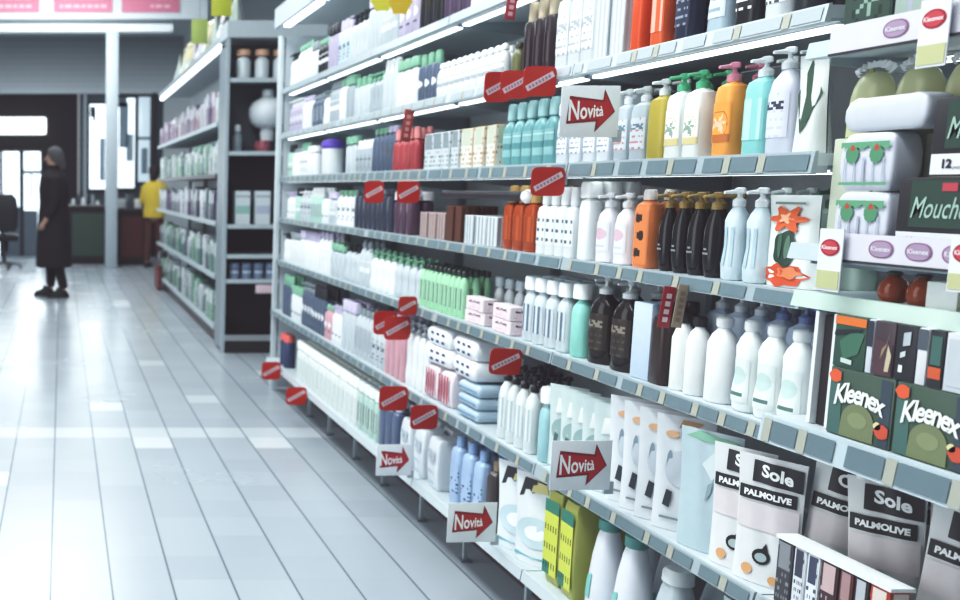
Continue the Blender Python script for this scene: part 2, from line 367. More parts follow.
for b in range(6):
    y0, y1 = BAYS[b], BAYS[b+1]
    m = MB()                                                      # back panel with perforations suggested by seams
    for z0, z1 in ((.06,.53),(.54,1.13),(1.14,1.66),(1.67,2.28)): m.box(BACK, BACK+.02, y0+.004, y1-.004, z0, z1, M('d8e0e3' , .5))
    o = link('shelving_frame', m.mesh('back_panel')); tag(o, 'pale metal back frame of the '+SSEC[b]+' with uprights and feet', 'shelving', 'frames of the long shelving run')
    for yy in (y0, ):
        u = MB(); u.box(BACK-.03, BACK-.001, yy+.006, yy+.03, 0, 2.28, M('9aa6ac', .4, metal=.2)); link('upright', u.mesh('upright'), o)
    if b == 5:
        u = MB(); u.box(BACK-.03, BACK-.001, y1-.03, y1-.006, 0, 2.27, M('9aa6ac', .4, metal=.2)); link('upright', u.mesh('upright'), o)
    for yy in (y0+.16, y0+.62):
        u = MB(); u.box(1.452, 1.468, yy, yy+.014, .0, .192, M('a8b3b8', .35)); u.box(1.44, 1.48, yy-.01, yy+.024, 0, .008, M('7b868b', .35)); link('leg', u.mesh('leg'), o)
    u = MB(); u.box(1.56, 1.575, y0+.004, y1-.004, .0, .19, M('584e4e', .7)); link('kick_panel', u.mesh('kick_panel'), o)
    for k in ('1','2','3','4','5','6','7'):
        z, a, dep, ph = S[k]
        if b == 0 and k in ('2','3','4','5'): continue
        st = 'plain' if k in '17' else ('card' if not (k == '2') else 'card')
        cc = {'2': 'aebabf', '1': 'b9c6cb'}.get(k, '72848a')
        shelf(y0, y1, z, a, BACK-.034-a, 'pale grey metal shelf with price rail, '+ph+', '+SSEC[b], st, light=(k in '123' and b > 0) , cards=cc, brackets=k != '7', seedo=b,
              railh=.034 if k != '3' else .042, rail='c4ced2' if k in '27' else 'a5b2b7')
# canopy over the run, with a light tube below its lip
for b in range(1, 6):
    m = MB(); m.box(1.36, 1.90, BAYS[b]+.004, BAYS[b+1]-.004, 2.37, 2.40, M('c9d2d6')); m.box(1.35, 1.37, BAYS[b]+.004, BAYS[b+1]-.004, 2.34, 2.46, M('c4ced3'))
    o = link('canopy', m.mesh('canopy')); tag(o, 'pale grey lit canopy board above the '+SSEC[b], 'canopy', 'canopy boards over the shelving')
    l = MB(); l.box(1.40, 1.44, BAYS[b]+.05, BAYS[b+1]-.05, 2.345, 2.369, M('f4fbfd', .4, emit=3.0)); link('light_tube', l.mesh('light_tube'), o)
    l = MB(); l.box(1.885, 1.9, BAYS[b]+.01, BAYS[b]+.04, 2.28, 2.37, M('9aa6ac')); link('strut', l.mesh('strut'), o)
# end of the run: post and end panel
m = MB(); m.box(1.385, 1.42, 6.204, 6.24, 0, 2.3, M('cdd6da', .35, metal=.1), .004)
o = link('end_post', m.mesh('end_post')); tag(o, 'slim pale metal post closing the far end of the long shelving run', 'post')
m = MB(); m.box(1.43, 1.90, 6.21, 6.23, .02, 2.3, M('c2cbd0', .5)); tag(link('closing_board', m.mesh('closing_board')), 'pale flat panel closing the far end of the long shelving run', 'panel')

def blob(cx, cy, rx, ry, k=0, a=0): return [(cx+rx*(1+a*math.cos(k*t))*math.cos(t), cy+ry*(1+a*math.cos(k*t))*math.sin(t)) for t in [6.2832*i/28 for i in range(28)]]
# ------------------------------------------------------------------ products on the toiletries sections, shelf by shelf (columns measured in the photograph)
B = 'bottle'
# sixth shelf up
row('2', 512, 526, B, 'lotion_bottle', 'small olive green bottle', .05, .04, .12, body='6d6f4c', capc='4a4c38', shape='round')
row('2', 528, 560, B, 'hair_spray_can', 'tall plum brown can with cream cap', .055, .055, .232, rows=2, shape='can', body='352a30', cap='tall', capc='d9cdb4', label=('stripe', None, '4a3b42'))
row('2', 562, 600, B, 'shampoo_bottle', 'tall silver white bottle with green cap', .062, .04, .24, rows=2, body='cfd6da', capc='7fb08a', shape='box', label=('text', 'dde3e6', 'aab2b6'))
row('2', 601, 636, 'box', 'hair_dye_carton', 'upright silver white carton', .06, .05, .21, rows=2, cat='carton', body='cdd3d7', label=('stripe', 'd5dbde', 'b9c2c7'))
row('2', 637, 651, B, 'sun_cream_bottle', 'bright orange red bottle', .05, .04, .22, rows=2, body='d2582f', capc='d2582f', shape='box')
row('2', 652, 678, B, 'sun_cream_bottle', 'orange bottle with pink side panel', .055, .04, .22, rows=2, body='d9683d', capc='e9b9a8', shape='box', label=('stripe', 'd9683d', 'e7b3a3'))
row('2', 679, 706, B, 'shower_gel_bottle', 'dark navy bottle', .06, .045, .21, rows=2, body='30384c', capc='262c3c', shape='box', label=('text', '30384c', '8d95a8'))
row('2', 707, 742, B, 'shower_gel_bottle', 'pale blue grey bottle with broad shoulders', .07, .045, .21, rows=2, body='aebfca', capc='dbe3e8', shape='taper', label=('oval', 'cfdae0', '93a8b5'))
row('2', 743, 770, B, 'shower_gel_bottle', 'black bottle with white print', .06, .045, .21, rows=2, body='25282c', capc='25282c', shape='box', label=('text', '25282c', 'dfe4e6', 'dfe4e6'))
row('2', 771, 800, B, 'shower_gel_bottle', 'white bottle with peach cap', .06, .045, .20, rows=2, body='dfe5e8', capc='d9a98c', shape='oval', label=('text', 'dfe5e8', '4a4f55'))
row('2', 801, 826, B, 'shower_gel_bottle', 'charcoal bottle with silver cap', .06, .045, .20, rows=2, body='34393d', capc='b9c2c7', shape='oval')
row('2', 440, 508, B, 'roll_on_bottle', 'small white bottle with white cap', .045, .04, .135, rows=2, body='dfe4e6', capc='f2f6f7', cap='dome', shape='round', label=('band', 'e6eaec', 'a9b2b8'))
# fifth shelf up
row('3', 507, 560, B, 'mouthwash_bottle', 'clear teal bottle with pale cap', .065, .05, .20, rows=2, body='79aeb0', capc='a9d2d2', cap='tall', shape='round', label=('band', '8fbcbd', '5f9498', 'b9d9d9'), clear=True)
row('3', 562, 618, B, 'body_milk_bottle', 'milky lavender white bottle', .06, .045, .175, rows=2, body='d5dce2', capc='e9eef2', cap='wide', shape='box', label=('text', 'dfe4ea', '8e99aa'))
row('3', 619, 653, B, 'hand_soap_bottle', 'clear grey blue pump bottle', .06, .045, .185, rows=2, body='bcc8ce', capc='e4eaec', cap='pump', shape='box', label=('text', 'ced8dd', '6f8492', 'c98d92'), clear=True)
row('3', 654, 671, B, 'hand_soap_bottle', 'olive yellow bottle with white pump', .062, .045, .195, rows=2, body='b0a24c', capc='eff3f4', cap='pump', shape='box')
row('3', 672, 711, B, 'hand_soap_bottle', 'white bottle with mint green pump', .062, .05, .20, rows=2, body='e3e7e4', capc='5fc193', cap='pump', shape='box', label=('flower', 'e9ece8', '8fa394', 'cfc493'))
row('3', 712, 751, B, 'hand_soap_bottle', 'orange bottle with pink pump', .062, .05, .205, rows=2, body='eca557', capc='e19bb0', cap='pump', shape='box', label=('flower', 'eca04c', 'd8c2a8', 'b8713a'))
row('3', 752, 770, B, 'hand_soap_bottle', 'aqua bottle with white pump', .06, .05, .205, rows=2, body='93cfcb', capc='eef3f4', cap='pump', shape='box', label=('stripe', '93cfcb', 'b9dfdd'))
row('3', 771, 801, B, 'hand_soap_bottle', 'lilac white bottle with white pump', .068, .05, .215, rows=2, body='cfd3e0', capc='f0f4f6', cap='pump', shape='oval', label=('text', 'd3d7e3', '3b3f52', 'c2c7d6'))
row('3', 802, 818, 'pouch', 'soap_refill', 'dark green and white soap refill', .07, .05, .19, cat='pouch', body='d9dfdc', head=None, green=[('3f5848', [(0,.95),(.42,.6),(0,.2),(-.42,.6)])], seed=4)
row('3', 430, 466, 'box', 'toothpaste_carton', 'grey carton with mottled label', .075, .05, .14, rows=2, cat='carton', body='d6dde0', label=('block', 'c8d0d4', '8b979c', '6c7a80'))
row('3', 467, 505, 'box', 'toothpaste_carton', 'cream carton with orange edge', .08, .05, .14, rows=2, cat='carton', body='d7c3a9', label=('block', 'd8dcd2', 'c2cab8', 'b5855f'))
row('3', 396, 420, B, 'talc_bottle', 'coral red bottle with pink cap', .06, .045, .18, rows=2, body='a7474b', capc='e39a98', cap='tall', shape='round')
# fourth shelf up
row('4', 508, 541, B, 'bath_oil_bottle', 'amber orange bottle with gold cap', .06, .05, .205, rows=3, body='ac4f22', capc='cfae70', cap='tall', shape='box', label=('stripe', 'b45a2a', '9a4218'), clear=True, rough=.15)
row('4', 542, 580, B, 'body_lotion_bottle', 'slim white bottle with tiny dark print', .05, .04, .20, rows=3, body='e3e8ea', capc='eff3f4', cap='tall', shape='box', label=('dots', 'dfe5e8', '58656e'))
row('4', 581, 599, B, 'body_lotion_bottle', 'plain tall white bottle', .055, .045, .215, rows=3, body='f0f4f4', capc='f4f7f7', cap='wide', shape='box')
row('4', 600, 636, B, 'hand_wash_bottle', 'clear white pump bottle with pink print', .062, .05, .185, rows=2, body='e3e3e8', capc='f2f4f6', cap='pump', shape='oval', label=('oval', 'e3e5ea', 'd9bcc8', 'c8ccd6'))
row('4', 637, 660, B, 'shower_cream_bottle', 'peach orange bottle with black spots', .062, .045, .195, rows=2, body='dd8a55', capc='e8e2dc', cap='flip', shape='box', label=('spots', 'dd8a55', '3a2c26'), lz=(.05,.9))
row('4', 661, 724, B, 'shower_oil_bottle', 'black oval bottle with gold pump', .050, .042, .19, gap=.003, rows=2, body='1a1a1d', capc='a58a52', cap='pump', shape='leaf', rough=.2, label=('tiny', None, '8b8d90'))
row('4', 725, 771, B, 'shower_gel_bottle', 'clear ice blue bottle', .055, .045, .20, rows=3, body='d3e2e8', capc='f0f5f7', cap='pump', shape='contour', clear=True, label=('stripe', None, 'b5cbd5'))
row('4', 772, 817, 'pouch', 'liquid_soap_pouch', 'white soap refill pouch printed with orange blossom and green leaf', .13, .06, .185, cat='pouch', body='e6ecea', head=None, seed=2, off=.03,
    green=[('cf5a33', blob(0,.13,.40,.12,7,.12)), ('e08a5e', blob(.12,.16,.2,.06,5,.2)), ('2f4a3c', blob(.02,.42,.23,.19,5,.10)), ('4f6f5c', blob(-.05,.45,.05,.14)), ('5a7a66', blob(.09,.44,.04,.13)), ('d3683c', blob(0,.74,.30,.12,6,.35)), ('e7b08d', blob(.0,.75,.11,.05,5,.3)), ('8d9a94', [(-.3,.90),(.3,.90),(.3,.925),(-.3,.925)])])
z4 = S['4'][0]
for i, yy in enumerate((1.93, 1.86)):
    put('hand_soap_bottle', get_proto(B, w=.06, d=.05, h=.20, body='cfe0d6', capc='2f7a55', cap='pump', shape='box'), (1.56, yy, z4-.003), 0, 'soap bottle with dark green pump behind the orange blossom refill, '+['further','nearer'][i]+' one', 'bottle', 'green pump soap bottles, fourth shelf up')
for i, p in enumerate(((426, 452, 'b9a7a3'), (453, 470, '6a3d2a'), (471, 505, 'd6dbde'))):
    row('4', p[0], p[1], 'box', 'soap_carton', ['pinkish grey soap carton', 'brown soap carton', 'white soap carton with grey barcode'][i], .07, .06, .1+.03*(i == 1), rows=2, cat='carton', body=p[2], label=('stripe', p[2], ['8d7f7d', '4d2c20', '9aa4aa'][i]))
row('4', 358, 396, B, 'hair_gel_bottle', 'dark navy bottle with navy cap', .06, .05, .19, rows=2, body='3b4152', capc='4a5062', cap='flip', shape='box')
row('4', 398, 416, B, 'hair_gel_bottle', 'plum and white bottle', .06, .05, .18, rows=2, body='5c4355', capc='e3e3e6', cap='wide', shape='box')
# third shelf up
row('5', 527, 572, B, 'conditioner_bottle', 'pale grey bottle with slate stripe', .058, .045, .20, rows=3, body='cfd8dc', capc='e6ecee', cap='wide', shape='oval', label=('stripe', 'd3dbdf', '66798a'))
row('5', 573, 592, B, 'conditioner_bottle', 'mint aqua bottle with white cap', .06, .05, .205, rows=3, body='9ad8cc', capc='eef4f3', cap='wide', shape='oval')
row('5', 593, 641, B, 'argan_oil_bottle', 'big dark brown bottle with white pump', .09, .065, .235, rows=2, body='1d1817', capc='e8ecec', cap='pump', shape='round', rough=.2, label=('text', '332b26', '8c8379', '54473a'))
row('5', 642, 657, 'box', 'cream_carton', 'tall pale blue carton', .065, .05, .19, rows=2, cat='carton', body='c3d2e3')
row('5', 658, 673, B, 'body_oil_bottle', 'dark brown square bottle', .06, .05, .20, rows=2, body='3a2c28', capc='25201f', cap='flip', shape='box')
row('5', 675, 706, B, 'body_milk_bottle', 'white cylinder bottle with black cap', .048, .048, .18, rows=1, body='eef1f0', capc='26282b', cap='ball', shape='round')
row('5', 708, 736, B, 'body_milk_bottle', 'white shouldered bottle with white cap', .066, .055, .19, rows=1, body='eff2f2', capc='f4f6f6', cap='ball', shape='round')
row('5', 738, 812, B, 'cleansing_milk_bottle', 'waisted white bottle with pale aqua label', .062, .05, .195, rows=1, body='e9efee', capc='f4f7f7', cap='ball', shape='contour', label=('oval', 'dfe8e6', 'c3d9d4', '5e7d78'), lz=(.12,.66))
zz = S['5'][0]
for i in range(8):
    for r in range(2):
        put('hand_wash_bottle', get_proto(B, w=.06, d=.05, h=.235, body='cfdcec', capc='8fa0cf' if i > 2 else 'e8eef2', cap='pump', shape='box'), (1.56+r*.07+.01, 2.24-i*.064, zz-.003), .3-.08*i,
            'hand wash bottle with '+('periwinkle blue' if i > 2 else 'white')+' pump behind the white body milk bottles', 'bottle', ('blue' if i > 2 else 'white')+' pump bottles behind the body milk')
row('5', 422, 466, B, 'deodorant_bottle', 'slim light green bottle with black cap', .038, .035, .17, rows=3, body='a9d9b4', capc='3a4440', cap='ball', shape='round', label=('stripe', 'b5dfbf', '5f7d6c'))
row('5', 468, 524, 'box', 'toothpaste_carton', 'flat pink and white carton', .14, .05, .045, stack=2, rows=1, cat='carton', body='e8dde1', label=('text', 'e8dde1', '6b4a58', 'd9a7b5'))
for i in range(6):
    put('cream_tube', get_proto(B, w=.05, d=.035, h=.16, body='dfe5e8', capc='b4bfc5', cap='wide', shape='round'), (1.535, 2.93+i*.075, zz-.003), 0, 'white cream tube standing behind the pink cartons, third shelf up', 'tube', 'white tubes behind the pink cartons')
# second shelf up
row('6', 442, 497, 'soft', 'cotton_pack', 'white soft pack with blue dotted edge', .215, .16, .070, cat='pack', stack=2, rows=1, body='eff3f6', ridges=5, label=('dots', None, '3a466e'), dz=.135)
row('6', 442, 470, 'soft', 'wipes_pack', 'pink and white wipes pack', .11, .14, .128, cat='pack', rows=1, body='e6dfe4', ridges=3, label=('stripe', None, 'b5596a'))
row('6', 471, 500, 'soft', 'wipes_pack', 'flat light blue wipes pack', .16, .14, .042, cat='pack', stack=3, rows=1, body='b9cddb', ridges=2, label=('band', None, '7f9db4'))
row('6', 502, 538, B, 'face_wash_bottle', 'white bottle with black pump', .05, .045, .235, rows=3, body='dfe6e6', capc='1d1e24', cap='pump', shape='oval', label=('stripe', 'e3e9e9', 'b5c6c8'))
row('6', 540, 556, B, 'face_wash_bottle', 'aqua streaked bottle with white cap', .055, .045, .22, rows=2, body='a5ced2', capc='eef4f4', cap='wide', shape='oval')
row('6', 563, 622, 'pouch', 'detergent_pouch', 'pale greenish refill pouch', .11, .03, .24, cat='pouch', rows=1, rz=.65, pitch=.06, off=.05, body='cfdddc', head=None, seed=5, green=[('a3bcbb', blob(-.1,.45,.3,.15)), ('5d7474', [(-.36,.2),(-.26,.2),(-.2,.4),(-.3,.42)]), ('eef2f2', [(-.3,.66),(.3,.68),(.26,.86),(-.24,.84)])])
row('6', 626, 692, 'pouch', 'refill_pouch', 'white refill pouch with orange top print', .12, .03, .275, cat='pouch', rows=1, rz=.7, pitch=.062, off=.05, body='dde2e6', head=None, seed=6, jit=.06,
    green=[('c99f78', [(-.1,.9),(.2,.92),(.3,.96),(-.05,.97)]), ('c9d2d8', blob(0,.55,.3,.16)), ('8fa0ab', blob(-.22,.6,.05,.1)), ('d7b08c', blob(-.2,.84,.12,.03)), ('3f454c', [(-.3,.22),(-.18,.2),(-.14,.34),(-.24,.36)]), ('3f454c', [(.1,.16),(.2,.15),(.22,.26),(.12,.25)]), ('8d979e', [(-.34,.1),(.1,.1),(.1,.12),(-.34,.12)])])
row('6', 694, 727, 'pouch', 'refill_pouch', 'glassy grey blue refill pouch with green corner', .135, .04, .27, cat='pouch', rows=1, rz=.4, pitch=.12, off=.03, body='b9cbd0', head=None, seed=8, jit=.05,
    green=[('8fbfa5', [(-.4,.93),(.42,.88),(.42,.95),(-.2,.985)]), ('d6e2e4', [(-.1,.72),(.1,.85),(.25,.74),(.08,.6)]), ('8fa3aa', [(.0,.42),(.08,.5),(.1,.6),(.02,.56)])])
row('6', 730, 784, 'pouch', 'soap_refill_pouch', 'white refill pouch with black heading and drop', .125, .04, .262, cat='pouch', rows=1, rz=.42, pitch=.085, off=.03, body='dfe2e3', head='2b2d2f', brand='Sole', word='PALMOLIVE', drop=True, orange=True, seed=9, jit=.04)
z6, a6 = S['6'][0], S['6'][1]
PAL = [(1.774, 'Olio', .55), (1.645, 'Sole', .5), (1.52, 'Olio', .5), (1.39, 'Sole', .5), (1.26, 'Olio', .5)]
for i, (yy, br, rz) in enumerate(PAL):
    put('soap_refill_pouch', get_proto('pouch', w=.118, d=.045, h=.278, body='dcdfdf', head='2b2d2f', brand=br, word='PALMOLIVE', drop=True, cap='eef2f2' if i % 2 else None, seed=20+i), (a6+.115, yy, z6-.003), rz, rx=(.09, -.05, .08, .04, -.06)[i], label=
        'white black-headed refill pouch behind the dark small cartons, '+ORD[i]+' from the far end', cat='pouch', group='refill pouches with black headings, tissue section')
    put('soap_refill_pouch', get_proto('pouch', w=.118, d=.045, h=.27, body='dcdfdf', head='2b2d2f', brand=br, word='PALMOLIVE', drop=True, cap=None, seed=20+i), (a6+.235, yy-.02, z6-.003), .45,
        'white refill pouch in the second line behind black-headed pouches', 'pouch', 'second line of black-headed refill pouches')
dark = [('4a4b50','8d9094'), ('d7dce0','494a5a'), ('dfe4e8','4b4f66'), ('4b3539','c7b0b0'), ('6a3d3e','a98d8d'), ('3a3336','b9bdc2'), ('b5492f','d9cfc7'), ('d6ddd9','cf9a63'), ('b9b3c4','5c4a6a'), ('54496a','cfd2da'), ('2c2d33','9da0a8')]
cn = ['smoke grey', 'white and slate', 'white and navy', 'dark maroon', 'brick brown', 'charcoal', 'orange red', 'pale mint', 'lilac', 'violet', 'black']
yy = 1.775
for i, (c1, c2) in enumerate(dark):
    if i == 7: m = MB(); m.box(a6+.008, a6+.05, yy, 1.778, .6735, .680, M('e9eeef', .4)); tag(link('carton_tray', m.mesh('tray')), 'thin white tray lid lying over the small dark cartons', 'tray'); yy -= .11
    wd = .028+.010*(i % 3 == 0)
    put('deodorant_carton', get_proto('box', w=wd, d=.035, h=.125 if i < 7 else .085, body=c1, label=('block', c1, c2, c2), seed=i), (a6+.028, yy-wd/2, z6-.003), 0, 'small upright '+cn[i]+' carton in front of the black-headed pouches', 'carton', 'small dark cartons at the shelf edge')
    yy -= wd+.004
# bottom shelf
row('7', 455, 490, B, 'fabric_softener_bottle', 'light blue bottle with dark label', .075, .055, .25, rows=2, body='a8bfdb', capc='8fabcf', cap='flip', shape='box', label=('block', 'a8bfdb', 'a8bfdb', '2d3048'))
row('7', 491, 505, B, 'wax_bottle', 'dark brown bottle with tan cap', .075, .06, .245, rows=1, body='3a302d', capc='8d7a5f', cap='flip', shape='box')
row('7', 514, 552, 'bag', 'nappy_bag', 'white bag with black and yellow print', .17, .06, .27, cat='bag', rows=1, seed=3, rz=.45, pitch=.145, off=.04, body='dfe6ea')
row('7', 557, 592, 'soft', 'sponge_pack', 'yellow green dotted sponge pack', .075, .09, .27, cat='pack', rows=2, body='b4b766', ridges=2, label=('cow', 'cbd45c', '2f3a25', '3f8270'), film='a9b25a')
row('7', 594, 648, B, 'bleach_bottle', 'large white jug with teal side label', .10, .09, .265, rows=2, body='dfe3ea', capc='5f9a94', cap='ball', shape='taper', label=('side', None, '86c3bd'))
row('7', 650, 700, B, 'bleach_bottle', 'large grey white jug with dark ring', .12, .10, .24, rows=2, body='b9c3c7', capc='dfe5e7', cap='flip', shape='taper', label=('oval', None, 'aab5ba', '40484c'))
row('7', 702, 800, 'bag', 'nappy_bag', 'green and white printed bag', .15, .10, .25, cat='bag', rows=1, seed=6, body='c3d4cf', printc=('2e3a36', '6fae8e'))
row('7', 409, 453, 'soft', 'cotton_wool_pack', 'crinkled white pack', .11, .10, .19, cat='pack', rows=2, body='dbe2e7', ridges=3, label=('text', None, 'b9c3cc'))
row('7', 384, 402, B, 'bath_foam_bottle', 'slate blue bottle with pale cap', .07, .05, .22, rows=2, body='56647f', capc='c6d0dc', cap='flip', shape='box')
row('7', 362, 383, B, 'bath_foam_bottle', 'mint and grey striped bottle', .06, .05, .225, rows=2, body='b5cfc6', capc='e4eceb', cap='wide', shape='box', label=('stripe', 'c3d8d0', '5d716c'))
row('7', 300, 361, B, 'bath_foam_bottle', 'milk white bottle with creamy cap', .07, .05, .225, rows=2, body='dfe6e4', capc='eef2ee', cap='wide', shape='box', label=('stripe', 'dfe6e4', 'bccac8'))
row('7', 284, 291, B, 'insect_spray_can', 'dark blue can with coral cap', .07, .07, .2, rows=1, body='3c4a6b', capc='e0706c', cap='wide', shape='can')
# ---------------- blurred far stretches: runs of two to four like products, every run of its own colours
RUN = [('white','e6ebed'),('pale grey','c3ccd1'),('ice blue','c5d6de'),('lilac','b9b2c9'),('mint','b3d3c6'),('slate','59667a'),('charcoal','2b2e33'),('brown','5d4038'),('deep green','3f5f55'),('rose','cfa3ad'),('cream','d8d3c4'),('plum','594a62'),('silver','a9b3b9'),('teal','7fa9ab')]
CAPS = [('white','f0f4f5'),('grey','8d979d'),('black','2b2e33'),('lilac','c9c2da'),('green','86b49a')]
NM = [('lotion_bottle','oval','flip'),('shower_gel_bottle','box','wide'),('spray_can','can','tall'),('hand_wash_bottle','contour','pump'),('tonic_bottle','round','dome')]
NMW = {'lotion_bottle':'lotion bottle','shower_gel_bottle':'square bottle','spray_can':'can','hand_wash_bottle':'pump bottle','tonic_bottle':'round bottle'}
def mixed(sh, p0, p1, hmin, hmax, rows=1, seed=0, bias=None):
    z, a, dep, ph = S[sh]; X = a+.02; y1 = ydist(p1, X, z+.08); y0 = ydist(p0, X, z+.08)
    y0 = min(y0, 6.18); rnd = random.Random(seed); y = y1
    combos = [(c, k, n) for c in RUN for k in CAPS for n in NM]; rnd.shuffle(combos)
    if bias: combos.sort(key=lambda t: 0 if t[0][0] in bias and rnd.random() < .8 else 1)
    used = set()
    for (cn_, cc), (kn, kc), (nm, shp, cap) in combos:
        key = (cn_, kn, nm)
        if key in used: continue
        used.add(key)
        w = rnd.choice((.055, .065, .075)); h = rnd.uniform(hmin, hmax); k = rnd.choice((2, 3, 3, 4))
        st = dict(w=w, d=.05, h=round(h, 3), shape=shp, body=cc, cap=cap, capc=kc)
        if rnd.random() < .6: st['label'] = rnd.choice([('text', None, '5c666e'), ('band', None, 'dfe5e8'), ('oval', None, 'e6eaec', '59636b'), ('stripe', None, 'a9b3b9')]); st['seed'] = rnd.randint(0, 5)
        parts = get_proto(B, **st); lab = cn_+' '+NMW[nm]+' with '+kn+' cap on the '+ph+' toward the far end'
        for i in range(k):
            if y+w > y0: return
            for r in range(rows):
                put(nm, parts, (X+.025+r*.058, y+w/2, z-.003), 0, lab, 'can' if nm == 'spray_can' else 'bottle', lab)
            y += w+.006
mixed('1', 285, 500, .19, .27, 1, 11, ('white','pale grey','ice blue','lilac','plum','charcoal'))
mixed('2', 285, 436, .17, .225, 1, 12, ('white','silver','lilac','pale grey','slate'))
mixed('3', 285, 314, .15, .21, 1, 17, ('white','mint','charcoal'))
mixed('3', 341, 393, .15, .21, 1, 13, ('white','silver','slate','pale grey'))
mixed('4', 285, 354, .16, .22, 2, 14, ('white','pale grey','mint'))
mixed('5', 278, 420, .17, .235, 2, 15, ('white','pale grey','cream','white'))
mixed('6', 280, 426, .17, .27, 2, 16, ('white','rose','pale grey','slate','mint'))
# dark boxes added deep on the fifth shelf to give its shadowed gap
for i in range(7):
    m = get_proto('box', w=.10, d=.10, h=.20, body='2c2729'); put('filler_box', m, (1.775, 3.20-.107*i, S['3'][0]-.003), 0, 'added dark filler box for the shaded gap, fifth shelf up, '+ORD[i]+' from the far end', 'carton', 'added dark boxes behind the soap bottles')
# long dark tube below the fifth shelf, purple lidded tub, sunflower
m = MB(); m.tube((1.45, 3.0, 1.318), (1.45, 3.62, 1.318), .016, M('2e2b33'), 12); o = link('umbrella_tube', m.mesh('tube')); tag(o, 'long dark tube under the fifth shelf with a white round end', 'tube')
m = MB(); m.loft([(.0,.008,.008),(.01,.02,.02),(.02,.023,.023),(.034,.02,.02),(.044,.006,.006)], M('f4f6f7'), 12); link('end_knob', m.mesh('knob'), o, (1.45, 2.972, 1.296))
m = MB(); m.loft([(0,.05,.06),(.01,.055,.066),(.14,.055,.066)], M('dfe4e6'), 18, 2.4); o = link('cream_tub', m.mesh('tub'), None, (1.485, 5.27, S['3'][0]-.003)); tag(o, 'white tub with a bright violet lid on the fifth shelf up', 'tub')
m = MB(); m.loft([(.1405,.055,.066),(.155,.063,.073),(.18,.055,.065),(.195,.02,.02)], M('6a4fb4'), 18, 2.2); link('lid', m.mesh('tub_lid'), o)
# ------------------------------------------------------------------ tissue section (nearest bay)
def brand_rail(y0, y1, z0, z1, a, label, ovals):
    m = MB(); m.box(a-.004, a, y0, y1, z0, z1, M('d5d4dd', .4)); m.box(a-.006, a, y0, y1, z0-.004, z0, M('3c3a3e')); o = link('brand_rail', m.mesh('rail')); tag(o, label, 'sign')
    for yy in ovals:
        g = MB(); n = 20; zc = (z0+z1)/2; W, Hh = .0245, .0150
        def el(s, e): return [(a-.0045-e, yy+W*s*math.copysign(abs(math.cos(t))**.75, math.cos(t)), zc+Hh*s*math.sin(t)) for t in [2*math.pi*k/n for k in range(n)]]
        g.add(el(1, .0003), [tuple(range(n))], M('8f6a86')); g.add(el(.86, .0008), [tuple(range(n))], M('a793ab'))
        text_on(g, 'Kleenex', .0115, M('e3dfe6'), lambda u, v: (a-.0062, yy-u, zc+v), bold=.0002)
        link('logo_oval', g.mesh('oval'), o)
    return o
def drop_card(yy, z0, z1, a, label):
    m = MB(); m.box(a-.010, a-.008, yy-.026, yy+.026, z0, z1, M('dfe2e8', .4)); m.box(a-.0112, a-.010, yy-.024, yy+.024, z0+.004, z0+(z1-z0)*.33, M('bcbf93')); o = link('price_tag', m.mesh('card')); tag(o, label, 'tag', 'tall tags with a red oval')
    g = MB(); n = 20; zc = z1-(z1-z0)*.30; W, Hh = .021, .015
    el = lambda s, e: [(a-.0105-e, yy+W*s*math.cos(t), zc+Hh*s*math.sin(t)) for t in [2*math.pi*k/n for k in range(n)]]
    g.add(el(1, .0003), [tuple(range(n))], M('a52c38')); g.add(el(.8, .0008), [tuple(range(n))], M('c04a55'))
    text_on(g, 'Kleenex', .0105, M('f1e6e8'), lambda u, v: (a-.0122, yy-u, zc+v), bold=.0002)
    link('logo_oval', g.mesh('oval'), o)
NB = BAYS[1]
for (z, a, ph) in ((1.612, 1.385, 'top'), (1.245, 1.385, 'middle'), (1.155, 1.40, 'thin lower'), (.915, 1.36, 'lowest')):
    r = shelf(.90, NB, z, a, BACK-.034-a, 'pale shelf of the tissue section, '+ph+' one', 'none' if z > .95 else 'card', railh=.03 if z != .915 else .052, light=z > 1.2, lx=.17, brackets=z != 1.155, cards='6e8087', rail='c2d6cc' if z == 1.155 else 'bccad0', group='shelves of the tissue section')  # unseen light strips added under the upper two shelves to brighten the packs
brand_rail(1.0, 1.735, 1.583, 1.630, 1.372, 'white rail strip with greyish brand ovals above the pale green domed packs', (1.60, 1.53))
brand_rail(1.0, 1.70, 1.222, 1.268, 1.372, 'white rail strip with purple brand ovals below the dark green boxes', (1.585, 1.515, 1.45, 1.38))
drop_card(1.52, 1.535, 1.640, 1.368, 'tall white tag with red oval over the domed packs')
drop_card(1.678, 1.165, 1.275, 1.368, 'tall white tag with red oval beside the orange jars')
drop_card(1.425, 1.19, 1.275, 1.368, 'tall white tag with red oval beside the white carton')
drop_card(1.42, 1.57, 1.650, 1.368, 'tall white tag with red oval next to dark green packs')
# top shelf packs
for i, (yy, w, c, nm) in enumerate(((1.70, .10, '3b5146', 'mottled dark green'), (1.595, .10, '9fb0a8', 'green and white leafy'), (1.49, .10, 'd3dadb', 'plain white with black bar'), (1.38, .11, '2f4238', 'very dark green'), (1.26, .11, '4b5f52', 'moss green'))):
    put('tissue_carton', get_proto('box', w=w, d=.12, h=.13, body=c, label=[('flower', c, '8fa89b', '26382e'), ('leaf', c, '33493d', 'b5443c'), ('band', c, 'd3dadb', '2a2d30'), ('text', c, '3a5044', '6f8577'), ('leaf', c, '2f4238', '8fa89b')][i]), (1.46, yy, 1.609), 0, nm+' tissue carton on the top shelf above the brand ovals', 'carton', 'tissue cartons on the top shelf')
